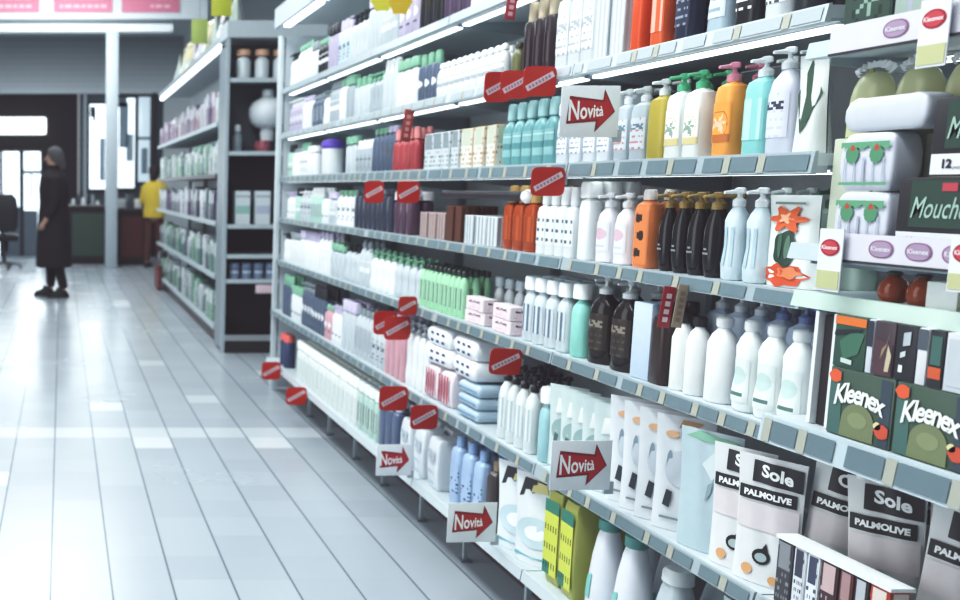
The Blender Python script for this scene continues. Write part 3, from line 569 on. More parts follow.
# domed packs sit on a stack of white packs; pile of leafy tissue packs
zb = 1.242
for k in range(2):
    put('tissue_pack', get_proto('soft', w=.112, d=.055, h=.098, body='ccd0db', ridges=4, label=('leaf', None, '5c9070', '6aa07e'), seed=k), (1.405, 1.648, zb+.1*k), 0, 'white and green leafy tissue pack beside the dark green boxes, '+['lower','upper'][k]+' one', 'pack', 'leafy tissue packs')
put('tissue_pack', get_proto('soft', w=.165, d=.055, h=.058, body='c9ced6', ridges=6), (1.405, 1.622, zb+.201), 0, 'plain white tissue pack on top of the leafy packs', 'pack')
for k in range(2):
    put('tissue_pack', get_proto('soft', w=.10, d=.10, h=.098, body='d5d8e2', ridges=4, label=('leaf', None, '5c9070', '6aa07e'), seed=k+3), (1.56, 1.665, zb+.1*k), 0, 'white and green leafy tissue pack in the second line', 'pack', 'second line of leafy tissue packs')
for i, yy in enumerate((1.750, 1.655, 1.56, 1.465)):
    put('filler_box', get_proto('box', w=.088, d=.055, h=.195, body='b9bfae'), (1.468, yy, zb), 0, 'pale carton under the domed packs, '+ORD[i]+' one', 'carton', 'pale cartons under the domed packs')
    put('domed_pack', get_proto('dome', w=.093, d=.055, h=.118), (1.468, yy, zb+.196), 0, 'pale olive domed pack with white frilly top, '+ORD[i]+' from the far end', 'pack', 'pale olive domed packs')
    put('tissue_pack', get_proto('soft', w=.09, d=.10, h=.098, body='c3c9bd', ridges=3), (1.70, yy, zb), 0, 'greyish pack at the back of the tissue section', 'pack', 'greyish packs at the back')
def green_box(loc, label):
    w, d, h = .185, .055, .122
    m = MB(); m.box(-d/2, d/2, -w/2, w/2, 0, h, M('2b2b2e', .45), .003); o = link('tissue_box', m.mesh('tissue_box'), None, loc); tag(o, label, 'box', 'dark green boxes with white base')
    g = MB(); x = -d/2-.0008
    g.add([(x, w/2-.003, .002), (x, -w/2+.003, .002), (x, -w/2+.003, .034), (x, w/2-.003, .034)], [(0,1,2,3)], M('dde0e6'))
    g.add([(-d/2+.002, -w/2-.0008, .002), (d/2-.002, -w/2-.0008, .002), (d/2-.002, -w/2-.0008, .034), (-d/2+.002, -w/2-.0008, .034)], [(0,1,2,3)], M('dde0e6'))
    g.add([(x, w/2-.024, .042), (x, -w/2+.01, .042), (x, -w/2+.01, .117), (x, w/2-.024, .117)], [(0,1,2,3)], M('344a3f'))
    P = lambda u, v: (x-.001, -u, v)
    text_on(g, 'Mouchoirs', .030, M('a3bdb0'), P, shear=.35, warp=lambda a_, b_: (a_-.002, b_*1.6+.072), bold=.0002)
    g.add([P(-.013, .1), P(.013, .1), P(.013, .113), P(-.013, .113)], [(0,1,2,3)], M('b54a55'))
    text_on(g, '12', .019, M('1e2022'), P, bold=.0008, warp=lambda a_, b_: (a_-.062, b_+.018)); text_on(g, 'pezzi', .008, M('55585c'), P, warp=lambda a_, b_: (a_-.042, b_+.013))
    link('printed_face', g.mesh('print'), o)
green_box((1.408, 1.485, 1.242), 'dark green tissue box with script lettering and white base, lower one')
green_box((1.408, 1.435, 1.366), 'dark green tissue box stacked on the lower dark green box')
green_box((1.408, 1.295, 1.242), 'dark green tissue box beyond the lower boxed stack')
# thin shelf: orange jars, white carton
for i, yy in enumerate((1.618, 1.563)):
    o = put('scented_jar', get_proto(B, w=.046, d=.04, h=.054, body='9c4a20', shape='egg', cap='ball', capc='3b3230', rough=.12, clear=True), (1.425, yy, 1.152), 0, 'round amber orange jar under the purple ovals, '+['further','nearer'][i]+' one', 'jar', 'amber jars')
put('small_carton', get_proto('box', w=.055, d=.04, h=.045, body='e9efec'), (1.425, 1.508, 1.152), 0, 'small plain white carton beside the amber jars', 'carton')
put('small_carton', get_proto('box', w=.07, d=.05, h=.045, body='b9bd7c', label=('stripe', 'b9bd7c', 'e0e3c8')), (1.43, 1.43, 1.152), 0, 'small yellow green carton beside the white carton', 'carton')
# printed facial tissue cubes and Kleenex boxes
def kbox(yy, label, z=.912):
    w, d, h = .132, .12, .120; X = 1.375+d/2
    m = MB(); m.box(-d/2, d/2, -w/2, w/2, 0, h, M('4c5f52', .45), .002); o = link('tissue_box', m.mesh('kbox'), None, (X, yy, z)); tag(o, label, 'box', 'green tissue boxes with white script')
    g = MB(); x = -d/2-.0008; P = lambda u, v: (x, -u, v); Q = lambda u, v: (x-.0008, -u, v); R = lambda u, v: (x-.0016, -u, v)
    g.add([P(-.062, .002), P(-.035, .002), P(-.04, .116), P(-.062, .116)], [(0,1,2,3)], M('4f716a'))
    g.add([P(.044, .002), P(.062, .002), P(.062, .116), P(.040, .116)], [(0,1,2,3)], M('42505a'))
    n = 16; g.add([Q(-.036, .002), Q(.034, .002)]+[Q(.0+.034*math.cos(math.pi*k/n), .03+.034*math.sin(math.pi*k/n)) for k in range(n+1)], [tuple(range(n+3))], M('7b8463'))
    g.add([(x-.0012, -.02*math.cos(6.283*k/n), .035+.014*math.sin(6.283*k/n)) for k in range(n)], [tuple(range(n))], M('8a9270'))
    text_on(g, 'Kleenex', .036, M('eef1ee'), R, bold=.0009, shear=.2, space=.86, warp=lambda a_, b_: (a_*.98-.002, b_*1.35+.079+(-a_*a_*4.0)))
    for (cx, cy, s, c) in ((.050, .028, .013, 'c4593f'), (.041, .036, .007, 'd8cda3'), (-.052, .105, .012, 'd8653f')):
        g.add([R(cx+s*math.cos(6.283*k/10)*(1+.2*(k % 2)), cy+s*math.sin(6.283*k/10)) for k in range(10)], [tuple(range(10))], M(c))
    link('printed_face', g.mesh('kprint'), o)
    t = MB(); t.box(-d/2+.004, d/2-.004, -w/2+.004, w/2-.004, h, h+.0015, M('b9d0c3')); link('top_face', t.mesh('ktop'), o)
for i in range(5):
    kbox(1.605-i*.135, 'green tissue box lettered in white script with orange tab, '+ORD[i]+' from the divider')
zt = .912+.121
def vcube(yy, w, body, label, pr, dd=.12):
    m = MB(); m.box(-dd/2, dd/2, -w/2, w/2, 0, .092, M(body, .45), .002); o = link('tissue_cube', m.mesh('vcube'), None, (1.375+dd/2, yy, zt)); tag(o, label, 'box', 'mixed picture boxes on the green tissue boxes')
    g = MB(); x = -dd/2-.0008
    for k, (c, pts) in enumerate(pr): g.add([(x-.0004*k, -u*w/2, v*.092) for u, v in pts], [tuple(range(len(pts)))], M(c))
    link('printed_face', g.mesh('vprint'), o)
vcube(1.638, .066, '39584a', 'dark green picture box with an orange top band, next to the white dividers', [('d97a3c', [(-.98,.82),(.98,.82),(.98,.98),(-.98,.98)]), ('4b7560', [(-.3,.15),(.6,.3),(.95,.7),(.2,.72),(-.6,.5)]), ('2c3138', [(-.95,.6),(.6,.72),(.95,.8),(-.9,.7)]), ('c7d3cc', [(-.4,.1),(.3,.08),(.3,.17),(-.4,.19)])])
vcube(1.597, .012, 'cfd5dc', 'narrow pale box with a dark top, beside the orange-banded box', [('3a3f4a', [(-.98,.5),(.98,.5),(.98,.98),(-.98,.98)])])
vcube(1.569, .040, '4c3f46', 'purple brown picture box with a cream flower', [('5a4048', [(-.9,.02),(.9,.02),(.9,.6),(-.9,.7)]), ('9a8a72', [(-.2,.3),(.3,.55),(.6,.85),(.3,.6),(-.1,.5)]), ('bfb79d', [(.3,.1),(.7,.1),(.9,.4),(.5,.6)])])
vcube(1.528, .038, '2c2d33', 'black box with white speckled print, amid the picture boxes', [('dfe4e6', [(-.5,.15),(-.1,.15),(-.1,.28),(-.5,.28)]), ('c9cfd2', [(-.4,.4),(.1,.45),(.1,.55),(-.4,.5)]), ('b5bdc2', [(-.2,.62),(.5,.66),(.5,.9),(-.2,.86)])])
vcube(1.498, .018, 'd6d9dc', 'white slim box with a grey top, amid the picture boxes', [('59616a', [(-.98,.62),(.98,.62),(.98,.98),(-.98,.98)])])
vcube(1.474, .026, '2f3336', 'black slim box with an orange square', [('c8633c', [(-.8,.16),(.9,.16),(.9,.36),(-.8,.36)]), ('4b6f68', [(-.6,.4),(.8,.4),(.8,.9),(-.6,.9)])])
vcube(1.408, .10, 'c9ced3', 'wide plain pale grey box beside the black slim box', [('bfc5ca', [(-.9,.1),(.9,.1),(.9,.9),(-.9,.9)])])
vcube(1.302, .10, '6f7f76', 'grey green box after the wide plain box', [('8a9890', [(-.9,.1),(.9,.1),(.9,.5),(-.9,.5)])])
for i, yy in enumerate((1.690, 1.732)):
    m = MB(); m.box(1.39, 1.86, yy-.004, yy+.004, .913, 1.122, M('e3e8ea', .4)); tag(link('divider', m.mesh('divider')), 'thin white divider panel beside the green tissue boxes, '+['nearer','further'][i]+' of the two', 'divider', 'white divider panels')
m = MB(); m.box(1.40, 1.84, 1.697, 1.725, .913, 1.115, M('2a2629', .6)); tag(link('gap_filler', m.mesh('gap')), 'added dark slab for the shaded gap between the two white divider panels', 'panel')  # slab added so its dark colour gives the shade between the dividers
# bottom of the near section
for k, (yy, c) in enumerate(((1.63, 'c9d2d4'), (1.5, 'b5c6c2'), (1.37, 'cfd6da'))):
    put('laundry_bag', get_proto('bag', w=.12, d=.10, h=.24, seed=k+11, body=c), (1.44, yy, .228), 0, ['pale grey','pale green','pale blue'][k]+' laundry bag on the bottom shelf of the tissue section', 'bag', 'laundry bags')

# ------------------------------------------------------------------ cards and tags on the rails
def novita(px, y_c, z0, z1, W, label):
    m = MB(); m.box(-W/2, W/2, 0, .0022, 0, z1-z0, M('e9eef1', .35), .0008); X1 = px; o = link('promo_card', m.mesh('card'), None, (X1-W/2, y_c, z0), .04); tag(o, label, 'card', 'white promotion cards with a red arrow')
    h = z1-z0; g = MB(); P = lambda u, v: (u*W/2, -.0012, h*v)
    g.add([P(-.8,.26), P(.22,.31), P(.18,.1), P(.84,.5), P(.46,.93), P(.42,.72), P(-.72,.8)], [(0,1,2,3,4,5,6)], M('872026'))
    g.add([(p[0], -.0016, p[2]) for p in (P(-.76,.3), P(.27,.35), P(.26,.18), P(.79,.5), P(.48,.85), P(.46,.68), P(-.69,.75))], [(0,1,2,3,4,5,6)], M('b8292f'))
    text_on(g, 'Novità', h*.36, M('f6f8f8'), lambda u, v: (u, -.0024, v), bold=h*.008, warp=lambda x, y: ((x/W*.92-.55*(x/W+.4)**2*.45)*W-W*.0, h*.5+y*(1.15-x/W*1.1)))
    link('arrow_print', g.mesh('arrow'), o)
    c = MB(); c.box(W/2-.012, W/2+.012, .003, .012, -.012, .02, M('aeb8bd', .3)); link('clip', c.mesh('clip'), o)
def fl(px0, px1, py0, py1, X1):         # size and place of a flag facing down the aisle whose inner edge meets the rail at X1
    D = F*X1/(px1-PX); v = (300-(py0+py1)/2)/F*D; Y = D*CP+v*SP; zc = H-D*SP+v*CP; s = D/F; hh = (py1-py0)*s/2; return Y, (px1-px0)*s, zc-hh, zc+hh
NOV = ((560,620,86,137,1.40,'white card with red arrow hanging below the sixth shelf by the soap bottles'), (550,612,440,491,1.362,'white card with red arrow above the second shelf rail before the white pouches'),
       (376,412,444,476,1.342,'small white card with red arrow on the bottom rail, the far one'), (447,497,502,543,1.342,'small white card with red arrow on the bottom rail, the near one'))
for a0, a1, b0, b1, X1, lab in NOV:
    Y, W, z0, z1 = fl(a0, a1, b0, b1, X1); novita(X1, Y, z0, z1, W, lab)
def redtag(px0, px1, py0, py1, X1, label, strip=True, tilt=0, dy=0):
    Y, W, z0, z1 = fl(px0, px1, py0, py1, X1); Y += dy; h = z1-z0; m = MB(); n = 24
    pts = [(W/2*math.copysign(abs(math.cos(t))**.35, math.cos(t)), h/2*math.copysign(abs(math.sin(t))**.35, math.sin(t))) for t in [2*math.pi*(k+.5)/n for k in range(n)]]
    R = M('b82c1c', .4); vs = [(x, 0, z) for x, z in pts]+[(x, .002, z) for x, z in pts]
    m.add(vs, [tuple(range(n)), tuple(range(2*n-1, n-1, -1))]+[(k, n+k, n+(k+1) % n, (k+1) % n) for k in range(n)], R)
    o = link('discount_tag', m.mesh('tag'), None, (X1-W/2, Y, (z0+z1)/2), .05, 0, tilt); tag(o, label, 'tag', 'red discount tags on the shelf rails')
    c = MB(); c.box(W/2-.012, W/2+.008, .0025, .010, -.010, .010, M('9aa5ab', .3)); link('clip', c.mesh('tagclip'), o)
    if strip:
        g = MB(); c, s = math.cos(.5), math.sin(.5); f = lambda u, v, e=0: (u*c-v*s, -.001-e, u*s+v*c)
        g.add([f(-W*.46, -h*.1), f(W*.46, -h*.1), f(W*.46, h*.1), f(-W*.46, h*.1)], [(0,1,2,3)], M('d8c3c8'))
        for k in range(7): x = -W*.38+k*W*.11; g.add([f(x, -h*.05, .0006), f(x+W*.07, -h*.05, .0006), f(x+W*.07, h*.05, .0006), f(x, h*.05, .0006)], [(0,1,2,3)], M('a4848e'))
        link('diagonal_strip', g.mesh('strip'), o)
TG = [(484,511,72,102,1.408,'red tag with diagonal strip on the sixth rail, far one of three',0), (503,533,70,98,1.408,'red tag with diagonal strip on the sixth rail, middle of three',0), (524,558,66,96,1.408,'red tag with diagonal strip on the sixth rail, near one of three',0),
      (535,570,167,196,1.408,'red tag on the fifth rail above the amber bottles',0), (365,385,181,203,1.408,'red tag on the fifth rail above the navy bottles',0), (397,420,181,203,1.408,'red tag on the fifth rail above the plum bottles',0),
      (400,419,297,316,1.398,'red tag on the third rail, small upper one of three overlapping',0), (374,398,311,335,1.398,'red tag on the third rail, far one of three overlapping',0), (386,413,317,341,1.398,'red tag on the third rail, near one of three overlapping',0),
      (491,524,349,376,1.398,'red tag hanging above the black pump bottles',.06), (379,408,386,411,1.368,'red tag above the slate blue bottles of the bottom shelf',0), (412,440,406,431,1.368,'red tag over the crinkled white packs of the bottom shelf',0),
      (262,281,362,380,1.335,'red tag low on the bottom rail at the run end',0), (287,308,388,406,1.335,'red tag low on the bottom rail, second from the run end',0)]
for t in TG: redtag(*t[:6], tilt=t[6], dy=-.012*TG.index(t) % .03)
def redstrip(px0, px1, py0, py1, X1, label, letters, c='a92f38'):
    Y, W, z0, z1 = fl(px0, px1, py0, py1, X1); h = z1-z0; m = MB(); m.box(-W/2, W/2, 0, .002, 0, h, M(c, .4), .0008); o = link('shelf_flag', m.mesh('flag'), None, (X1-W/2, Y-.03, z0), .1, 0, .12); tag(o, label, 'flag')
    g = MB(); k = max(3, int(h/W*1.3))
    for i in range(k): g.add([(x, -.0008, h*(.12+.76*(i+t)/k)) for x, t in ((-W*.22,.1),(W*.22,.1),(W*.22,.75),(-W*.22,.75))], [(0,1,2,3)], M(letters))
    link('flag_print', g.mesh('fprint'), o)
redstrip(650,663,285,326,1.398,'upright crimson flag with a column of pale marks below the fourth rail','e3d3d6')
redstrip(664,675,283,326,1.398,'upright sand brown flag behind the crimson flag','8d7668','a3917f')
redstrip(398,408,110,142,1.408,'narrow dull red flag hanging below the sixth rail','c98d8a','9a4440')
redstrip(500,511,-4,21,1.408,'narrow pinkish red flag hanging below the seventh rail','d9a9ae','a8424e')
for i, (a0, a1, b0, b1) in enumerate(((370,392,-8,12), (386,408,-8,16))):
    Y, W, z0, z1 = fl(a0, a1, b0, b1, 1.41); m = MB(); n = 18
    pts = [(W/2*math.cos(t)*(1+.12*math.cos(6*t)), (z1-z0)/2*math.sin(t)*(1+.12*math.cos(6*t))) for t in [6.2832*k/n for k in range(n)]]
    m.add([(x, 0, z) for x, z in pts]+[(x, .003, z) for x, z in pts], [tuple(range(n)), tuple(range(2*n-1, n-1, -1))]+[(k, n+k, n+(k+1) % n, (k+1) % n) for k in range(n)], M(['c9c54a', 'd2b63c'][i]))
    tag(link('paper_sunburst', m.mesh('sun'), None, (1.41-W/2, Y-.02-i*.02, (z0+z1)/2)), ['lemon yellow','golden yellow'][i]+' paper sunburst on the seventh shelf rail', 'sign', 'yellow paper sunbursts')

# ------------------------------------------------------------------ the further shelving block
FX, FY0, FY1 = 1.30, 7.62, 13.0
FL = [(.17,.33),(.60,.33),(1.05,.33),(1.45,.33),(1.88,.33)]
frm = MB(); frm.box(FX+.45, FX+.47, FY0+.42, FY1, .05, 2.52, M('aeb8bd', .5)); pb = MB(); pb.box(FX+.05, FX+.43, FY0+.42, FY1, 0, .12, M('584f4f')); tag(link('plinth_block', pb.mesh('plinth')), 'dark plinth under the further shelving block', 'plinth')
o = link('shelving_frame', frm.mesh('far_frame')); tag(o, 'pale metal frame of the further shelving block past the cross aisle', 'shelving')
for yy in (FY0+.41, 8.9, 10.2, 11.6, 12.98):
    u = MB(); u.box(FX+.42, FX+.449, yy-.015, yy+.015, 0, 2.4, M('97a2a8')); link('upright', u.mesh('upright'), o)
cols = [('lilac','8f839d'),('plum','4f4460'),('white','c9cfd2'),('mint','85a899'),('pale green','8fae9c'),('grey','6f7a80'),('pink','a8879a'),('teal','5f7d80')]
for li, (z, _) in enumerate(FL):
    for s in range(4):
        ya, yb = FY0+.41+s*1.235, FY0+.41+(s+1)*1.235
        m = MB(); m.box(FX, FX+.42, ya+.004, yb-.004, z-.03, z, M('9ba7ac', .5))
        q = link('shelf', m.mesh('fshelf')); tag(q, 'shelf of the further block, '+ORD[li]+' from the floor, '+ORD[s]+' section beyond the end display', 'shelf', 'shelves of the further block')
        r = MB(); r.box(FX-.012, FX, ya+.004, yb-.004, z-.035, z+.002, M('b9c4c8' if li != 3 else '4a4548')); link('price_rail', r.mesh('frail'), q)
    rnd = random.Random(90+li); y = FY0+.5; prev = None; cnt = 0
    while y < FY1-.15:
        w = rnd.choice((.14, .17, .2)); h = rnd.uniform(.2, .30); cnt += 1
        pool = {0: ('mint','pale green','white','grey'), 1: ('teal','pale green','grey','white'), 2: ('plum','lilac','white','grey'), 3: ('pale green','mint','teal','white'), 4: ('lilac','plum','white','pink')}[li]
        cnm = rnd.choice([c for c in cols if c[0] in pool and c[0] != prev] or cols); prev = cnm[0]
        kind = rnd.choice(('soft','box','bottle')); hh = round(h, 2)
        st = dict(w=w-.02, d=.12, h=hh)
        if kind == 'bottle': st = dict(w=.10, d=.10, h=hh, body=cnm[1], shape='round', cap='dome', capc='dfe4e6')
        else: st['body'] = cnm[1]; st['label'] = ('block', None if kind == 'soft' else cnm[1], 'd3d9dc', '6b7479')
        nm, ct = {'soft': ('household_pack','pack'), 'box': ('household_carton','carton'), 'bottle': ('household_bottle','bottle')}[kind]
        lab = cnm[0]+' '+nm.replace('_', ' ')+' on the '+ORD[li]+' shelf of the further block'
        put(nm, get_proto(kind, **st), (FX+.08, y+w/2, z+.001), 0, lab, ct, lab)
        y += w+.005
# end display facing the cross aisle
ED = MB(); X0, X1 = FX-.01, FX+.62
ED.box(X0+.02, X1-.02, FY0+.36, FY0+.38, .05, 1.63, M('2b282b')); ED.box(X0+.02, X1-.02, FY0+.36, FY0+.38, 1.63, 2.5, M('5d666c')) 
e = link('end_display', ED.mesh('end_display')); tag(e, 'open end display of the further shelving block with dark back', 'shelving')
for x in (X0, X1-.03):
    u = MB(); u.box(x, x+.03, FY0, FY0+.03, 0, 2.5, M('aab5ba')); u.box(x+.008, x+.022, FY0+.03, FY0+.38, .03, 2.45, M('8a959b')); link('side_post', u.mesh('side_post'), e)
u = MB(); u.box(X0, X1+.15, FY0-.02, FY0+.36, 2.502, 2.63, M('b9c3c8')); link('header', u.mesh('header'), e)
u = MB(); u.box(X0+.03, X1-.03, FY0+.01, FY0+.30, .0, .11, M('2a2628')); u.box(X0+.03, X1-.03, FY0, FY0+.01, .10, .15, M('9aa0a3')); link('base', u.mesh('base'), e)
EL = [.98, .78, .57, 1.62, 2.05]
for i, z in enumerate([.60, .80, 1.04, 1.62, 2.19]):
    m = MB(); m.box(X0+.035, X1-.035, FY0+.01, FY0+.36, z-.02, z, M('8d989d')); q = link('shelf', m.mesh('eshelf')); tag(q, 'grey shelf of the end display, '+ORD[i]+' from the floor', 'shelf', 'shelves of the end display')
    r = MB(); r.box(X0+.035, X1-.035, FY0, FY0+.01, z-.03, z+.005, M('b9c4c8')); link('price_rail', r.mesh('erail'), q)
def edx(px): return (px-PX)*(FY0+.1)/F
for i, px in enumerate((240, 258, 276)):
    put('storage_jar', get_proto(B, w=.115, d=.115, h=.235, body='cdd6da', capc='d9b295', cap='wide', shape='round', rough=.2), (edx(px), FY0+.12, 2.191), 0, 'white jar with peach lid on the end display top shelf, '+ORD[i]+' from the aisle', 'jar', 'peach lidded jars')
m = MB(); m.loft([(0,.05,.05),(.06,.06,.06),(.10,.05,.06),(.11,.09,.11),(.14,.13,.16),(.20,.15,.185),(.26,.15,.185),(.31,.12,.15),(.345,.06,.07),(.36,.045,.045),(.39,.05,.05),(.41,.04,.04)], M('d3dade', .5), 24)
o = link('fluffy_toy', m.mesh('toy_body'), None, (edx(266), FY0+.17, 1.711)); tag(o, 'round white bulging bath puff with a neck standing on the end display', 'puff')
m = MB(); m.loft([(0,.05,.08),(.04,.07,.1),(.09,.06,.09)], M('a8646e'), 16); o2 = link('gift_basket', m.mesh('basket'), None, (edx(262), FY0+.17, 1.621)); tag(o2, 'small dull red basket under the white bath puff', 'basket')
m = MB(); 
for k in range(8): m.tube((.052*math.cos(k*.785), .082*math.sin(k*.785), .02), (.065*math.cos(k*.785), .095*math.sin(k*.785), .088), .006, M('7d4650'), 6)
link('weave', m.mesh('weave'), o2)
for i, px in enumerate((241, 261)):
    put('refill_tub', get_proto('box', w=.12, d=.13, h=.27, body='cfd8dc', label=('band', 'd3dbdf', ['9fc2b8','b9c0cf'][i], 'a9b3b9')), (edx(px), FY0+.12, 1.041), math.pi/2, 'tall pale carton with '+['mint','bluish'][i]+' band on the end display', 'carton', 'tall pale cartons')
for i, px in enumerate((235, 247, 259, 271)):
    put('food_can', get_proto(B, w=.085, d=.085, h=.13, body='8294ad', cap='none', shape='can', label=('band', None, 'cdd5de', '3d4a66')), (edx(px), FY0+.1, .601), math.pi/2, 'blue grey can on the end display, '+ORD[i]+' from the aisle', 'can', 'blue grey cans')
for i, px in enumerate((236, 250, 268)):
    put('sauce_bottle', get_proto(B, w=.08, d=.08, h=.22, body='8f9ca3', capc='dfe4e6', cap='tall', shape='round'), (edx(px), FY0+.14, 1.621), 0, 'grey bottle beside the bath puff, '+ORD[i]+' from the aisle', 'bottle', 'grey bottles') if i == 0 else None
m = MB(); m.box(-.09,.09,0,.003,0,.07,M('d9c4cc'),.001); tag(link('price_sign', m.mesh('psign'), None, (edx(265), FY0-.008, .49)), 'small pinkish paper sign under the blue grey cans', 'sign')
# hanging yellow-green signs by the further block
for i, (px, py0, py1, Y, w, c, lab) in enumerate(((217,-20,22,8.2,.17,'bcc24a','yellow green hanging sign over the end display'), (196,25,48,9.6,.16,'a9b86e','soft green hanging sign over the further block'))):
    x = (px-PX)*Y/F; z0 = H-(py1-HZ)*Y/F; z1 = H-(py0-HZ)*Y/F
    m = MB(); m.box(x-w/2, x+w/2, Y, Y+.006, z0, z1, M(c, .5), .002); o = link('hanging_sign', m.mesh('hsign')); tag(o, lab, 'sign')
    g = MB(); g.tube((x, Y+.003, z1), (x, Y+.003, 4.6), .003, M('8d979c'), 6); link('wire', g.mesh('wire'), o)
# pale bags and toys on top of the further block
rnd = random.Random(5)
for i in range(9):
    yy = 8.35+i*.48; c = rnd.choice(('dcdfe3','d5cfd6','3b3a3e','d9d3b2','c3cfc8'))
    put('display_bag', get_proto('bag', w=.3, d=.2, h=.42, body=c, seed=i), (FX+.2, yy, 2.571), rnd.uniform(-.3,.3), ['white','lilac white','dark','pale yellow','pale green'][('dcdfe3','d5cfd6','3b3a3e','d9d3b2','c3cfc8').index(c)]+' bulky bag on the top of the further block, '+ORD[i]+' one along', 'bag', 'bulky bags on top')
m = MB(); m.box(FX, FX+.44, FY0+.42, FY1, 2.53, 2.57, M('aab4b9')); m.box(FX+.02, FX+.06, FY0+.45, FY1, 2.49, 2.529, M('f4fbfd', .4, emit=2.2)); tag(link('top_shelf', m.mesh('tops')), 'long top board of the further shelving block under bulky bags', 'shelf')
m = MB(); m.box(FX-.06, FX-.016, 12.2, 12.7, .02, .30, M('7d3a36'), .01); o = link('shopping_basket', m.mesh('sbasket')); tag(o, 'dull red basket leaning at the far foot of the further block', 'basket')
g = MB(); g.box(FX-.065, FX-.012, 12.18, 12.72, .30, .32, M('5d2b29')); link('rim', g.mesh('rim'), o)

# ------------------------------------------------------------------ room shell and the far end
def floor_mat():
    m = bpy.data.materials.new('tile_floor'); m.use_nodes = True; nt = m.node_tree; N = nt.nodes; L = nt.links; b = N['Principled BSDF']
    g = N.new('ShaderNodeNewGeometry'); sp = N.new('ShaderNodeSeparateXYZ'); L.new(g.outputs['Position'], sp.inputs[0])
    def math_(op, a, b_=None, c=None):
        n = N.new('ShaderNodeMath'); n.operation = op
        for i, v in enumerate((a, b_, c)):
            if v is None: continue
            if isinstance(v, (int, float)): n.inputs[i].default_value = v
            else: L.new(v, n.inputs[i])
        return n.outputs[0]
    T = .2074
    def joint(co, off, width):
        t = math_('DIVIDE', math_('SUBTRACT', co, off), T); fr = math_('FRACT', t); d = math_('ABSOLUTE', math_('SUBTRACT', fr, .5))
        mr = N.new('ShaderNodeMapRange'); mr.inputs[1].default_value = .5-width; mr.inputs[2].default_value = .5-width*.35; L.new(d, mr.inputs[0]); return mr.outputs[0], math_('FLOOR', t)
    jx, ix = joint(sp.outputs[0], .169, .024); jy, iy = joint(sp.outputs[1], 3.352, .014)
    cmb = N.new('ShaderNodeCombineXYZ'); L.new(ix, cmb.inputs[0]); L.new(iy, cmb.inputs[1])
    wn = N.new('ShaderNodeTexWhiteNoise'); wn.noise_dimensions = '3D'; L.new(cmb.outputs[0], wn.inputs['Vector'])
    cr = N.new('ShaderNodeValToRGB'); e = cr.color_ramp.elements; e[0].position = 0; e[0].color = (*lin((168,176,183)), 1); e[1].position = .975; e[1].color = (*lin((175,183,189)), 1)
    e2 = cr.color_ramp.elements.new(.985); e2.color = (*lin((206,212,216)), 1); L.new(wn.outputs['Value'], cr.inputs[0])
    # one paler row of tiles across the aisle
    wr = N.new('ShaderNodeMath'); wr.operation = 'COMPARE'; L.new(iy, wr.inputs[0]); wr.inputs[1].default_value = 8; wr.inputs[2].default_value = .6
    mr = N.new('ShaderNodeMix'); mr.data_type = 'RGBA'; L.new(math_('MULTIPLY', wr.outputs[0], .55), mr.inputs[0]); L.new(cr.outputs[0], mr.inputs[6]); mr.inputs[7].default_value = (*lin((210,216,220)), 1)
    ns = N.new('ShaderNodeTexNoise'); ns.inputs['Scale'].default_value = 1.3; ns.inputs['Detail'].default_value = 6; L.new(g.outputs['Position'], ns.inputs['Vector'])
    m1 = N.new('ShaderNodeMix'); m1.data_type = 'RGBA'; m1.blend_type = 'MULTIPLY'; m1.inputs[0].default_value = .25; L.new(mr.outputs[2], m1.inputs[6]); L.new(ns.outputs['Color'], m1.inputs[7])
    m2 = N.new('ShaderNodeMix'); m2.data_type = 'RGBA'; L.new(math_('MULTIPLY', jx, .95), m2.inputs[0]); L.new(mr.outputs[2], m2.inputs[6]); m2.inputs[7].default_value = (*lin((92,108,114)), 1)
    m3 = N.new('ShaderNodeMix'); m3.data_type = 'RGBA'; L.new(math_('MULTIPLY', jy, .07), m3.inputs[0]); L.new(m2.outputs[2], m3.inputs[6]); m3.inputs[7].default_value = (*lin((120,134,140)), 1)
    L.new(m3.outputs[2], b.inputs['Base Color']); 
    rr = N.new('ShaderNodeMapRange'); rr.inputs[3].default_value = .16; rr.inputs[4].default_value = .34; L.new(ns.outputs['Fac'], rr.inputs[0]); L.new(rr.outputs[0], b.inputs['Roughness'])
    b.inputs['Specular IOR Level'].default_value = .45
    return m
fm = MB(); fm.box(-6, 8, -4, 22, -.1, 0, floor_mat()); struct('floor', fm)
cm = MB(); cm.box(-6, 8, -1, 22, 4.9, 5.0, M('c9d1d5', .8)); struct('ceiling', cm)
WY = 18.6
wb = MB()
wb.box(-6, .30, WY, WY+.15, 0, 3.14, M('2c2729', .7))                 # dark wall either side of the glass doors
struct('wall_back', wb)
wb2 = MB(); wb2.box(1.95, 8, WY, WY+.15, 0, 4.9, M('d2d8dc', .7)); struct('wall_back_right', wb2)
wb3 = MB(); wb3.box(-6, 8, WY+.02, WY+.14, 4.15, 4.9, M('dfe4e7', .7)); struct('wall_back_upper', wb3)
wr_ = MB(); wr_.box(7.85, 8, -1, WY, 0, 4.9, M('b9c2c7', .7)); struct('wall_right', wr_)
# roller shutter band
def shutter_mat():
    m = M('8f9aa1', .6, var=.07, scale=3); return m
sh = MB()
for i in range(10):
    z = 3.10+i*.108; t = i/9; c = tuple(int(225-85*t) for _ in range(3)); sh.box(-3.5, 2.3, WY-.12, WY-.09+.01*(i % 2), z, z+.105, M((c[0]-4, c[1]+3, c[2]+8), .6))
tag(link('roller_shutter', sh.mesh('shutter')), 'grey rolled band of slats above the dark entrance, under the white beam', 'shutter')
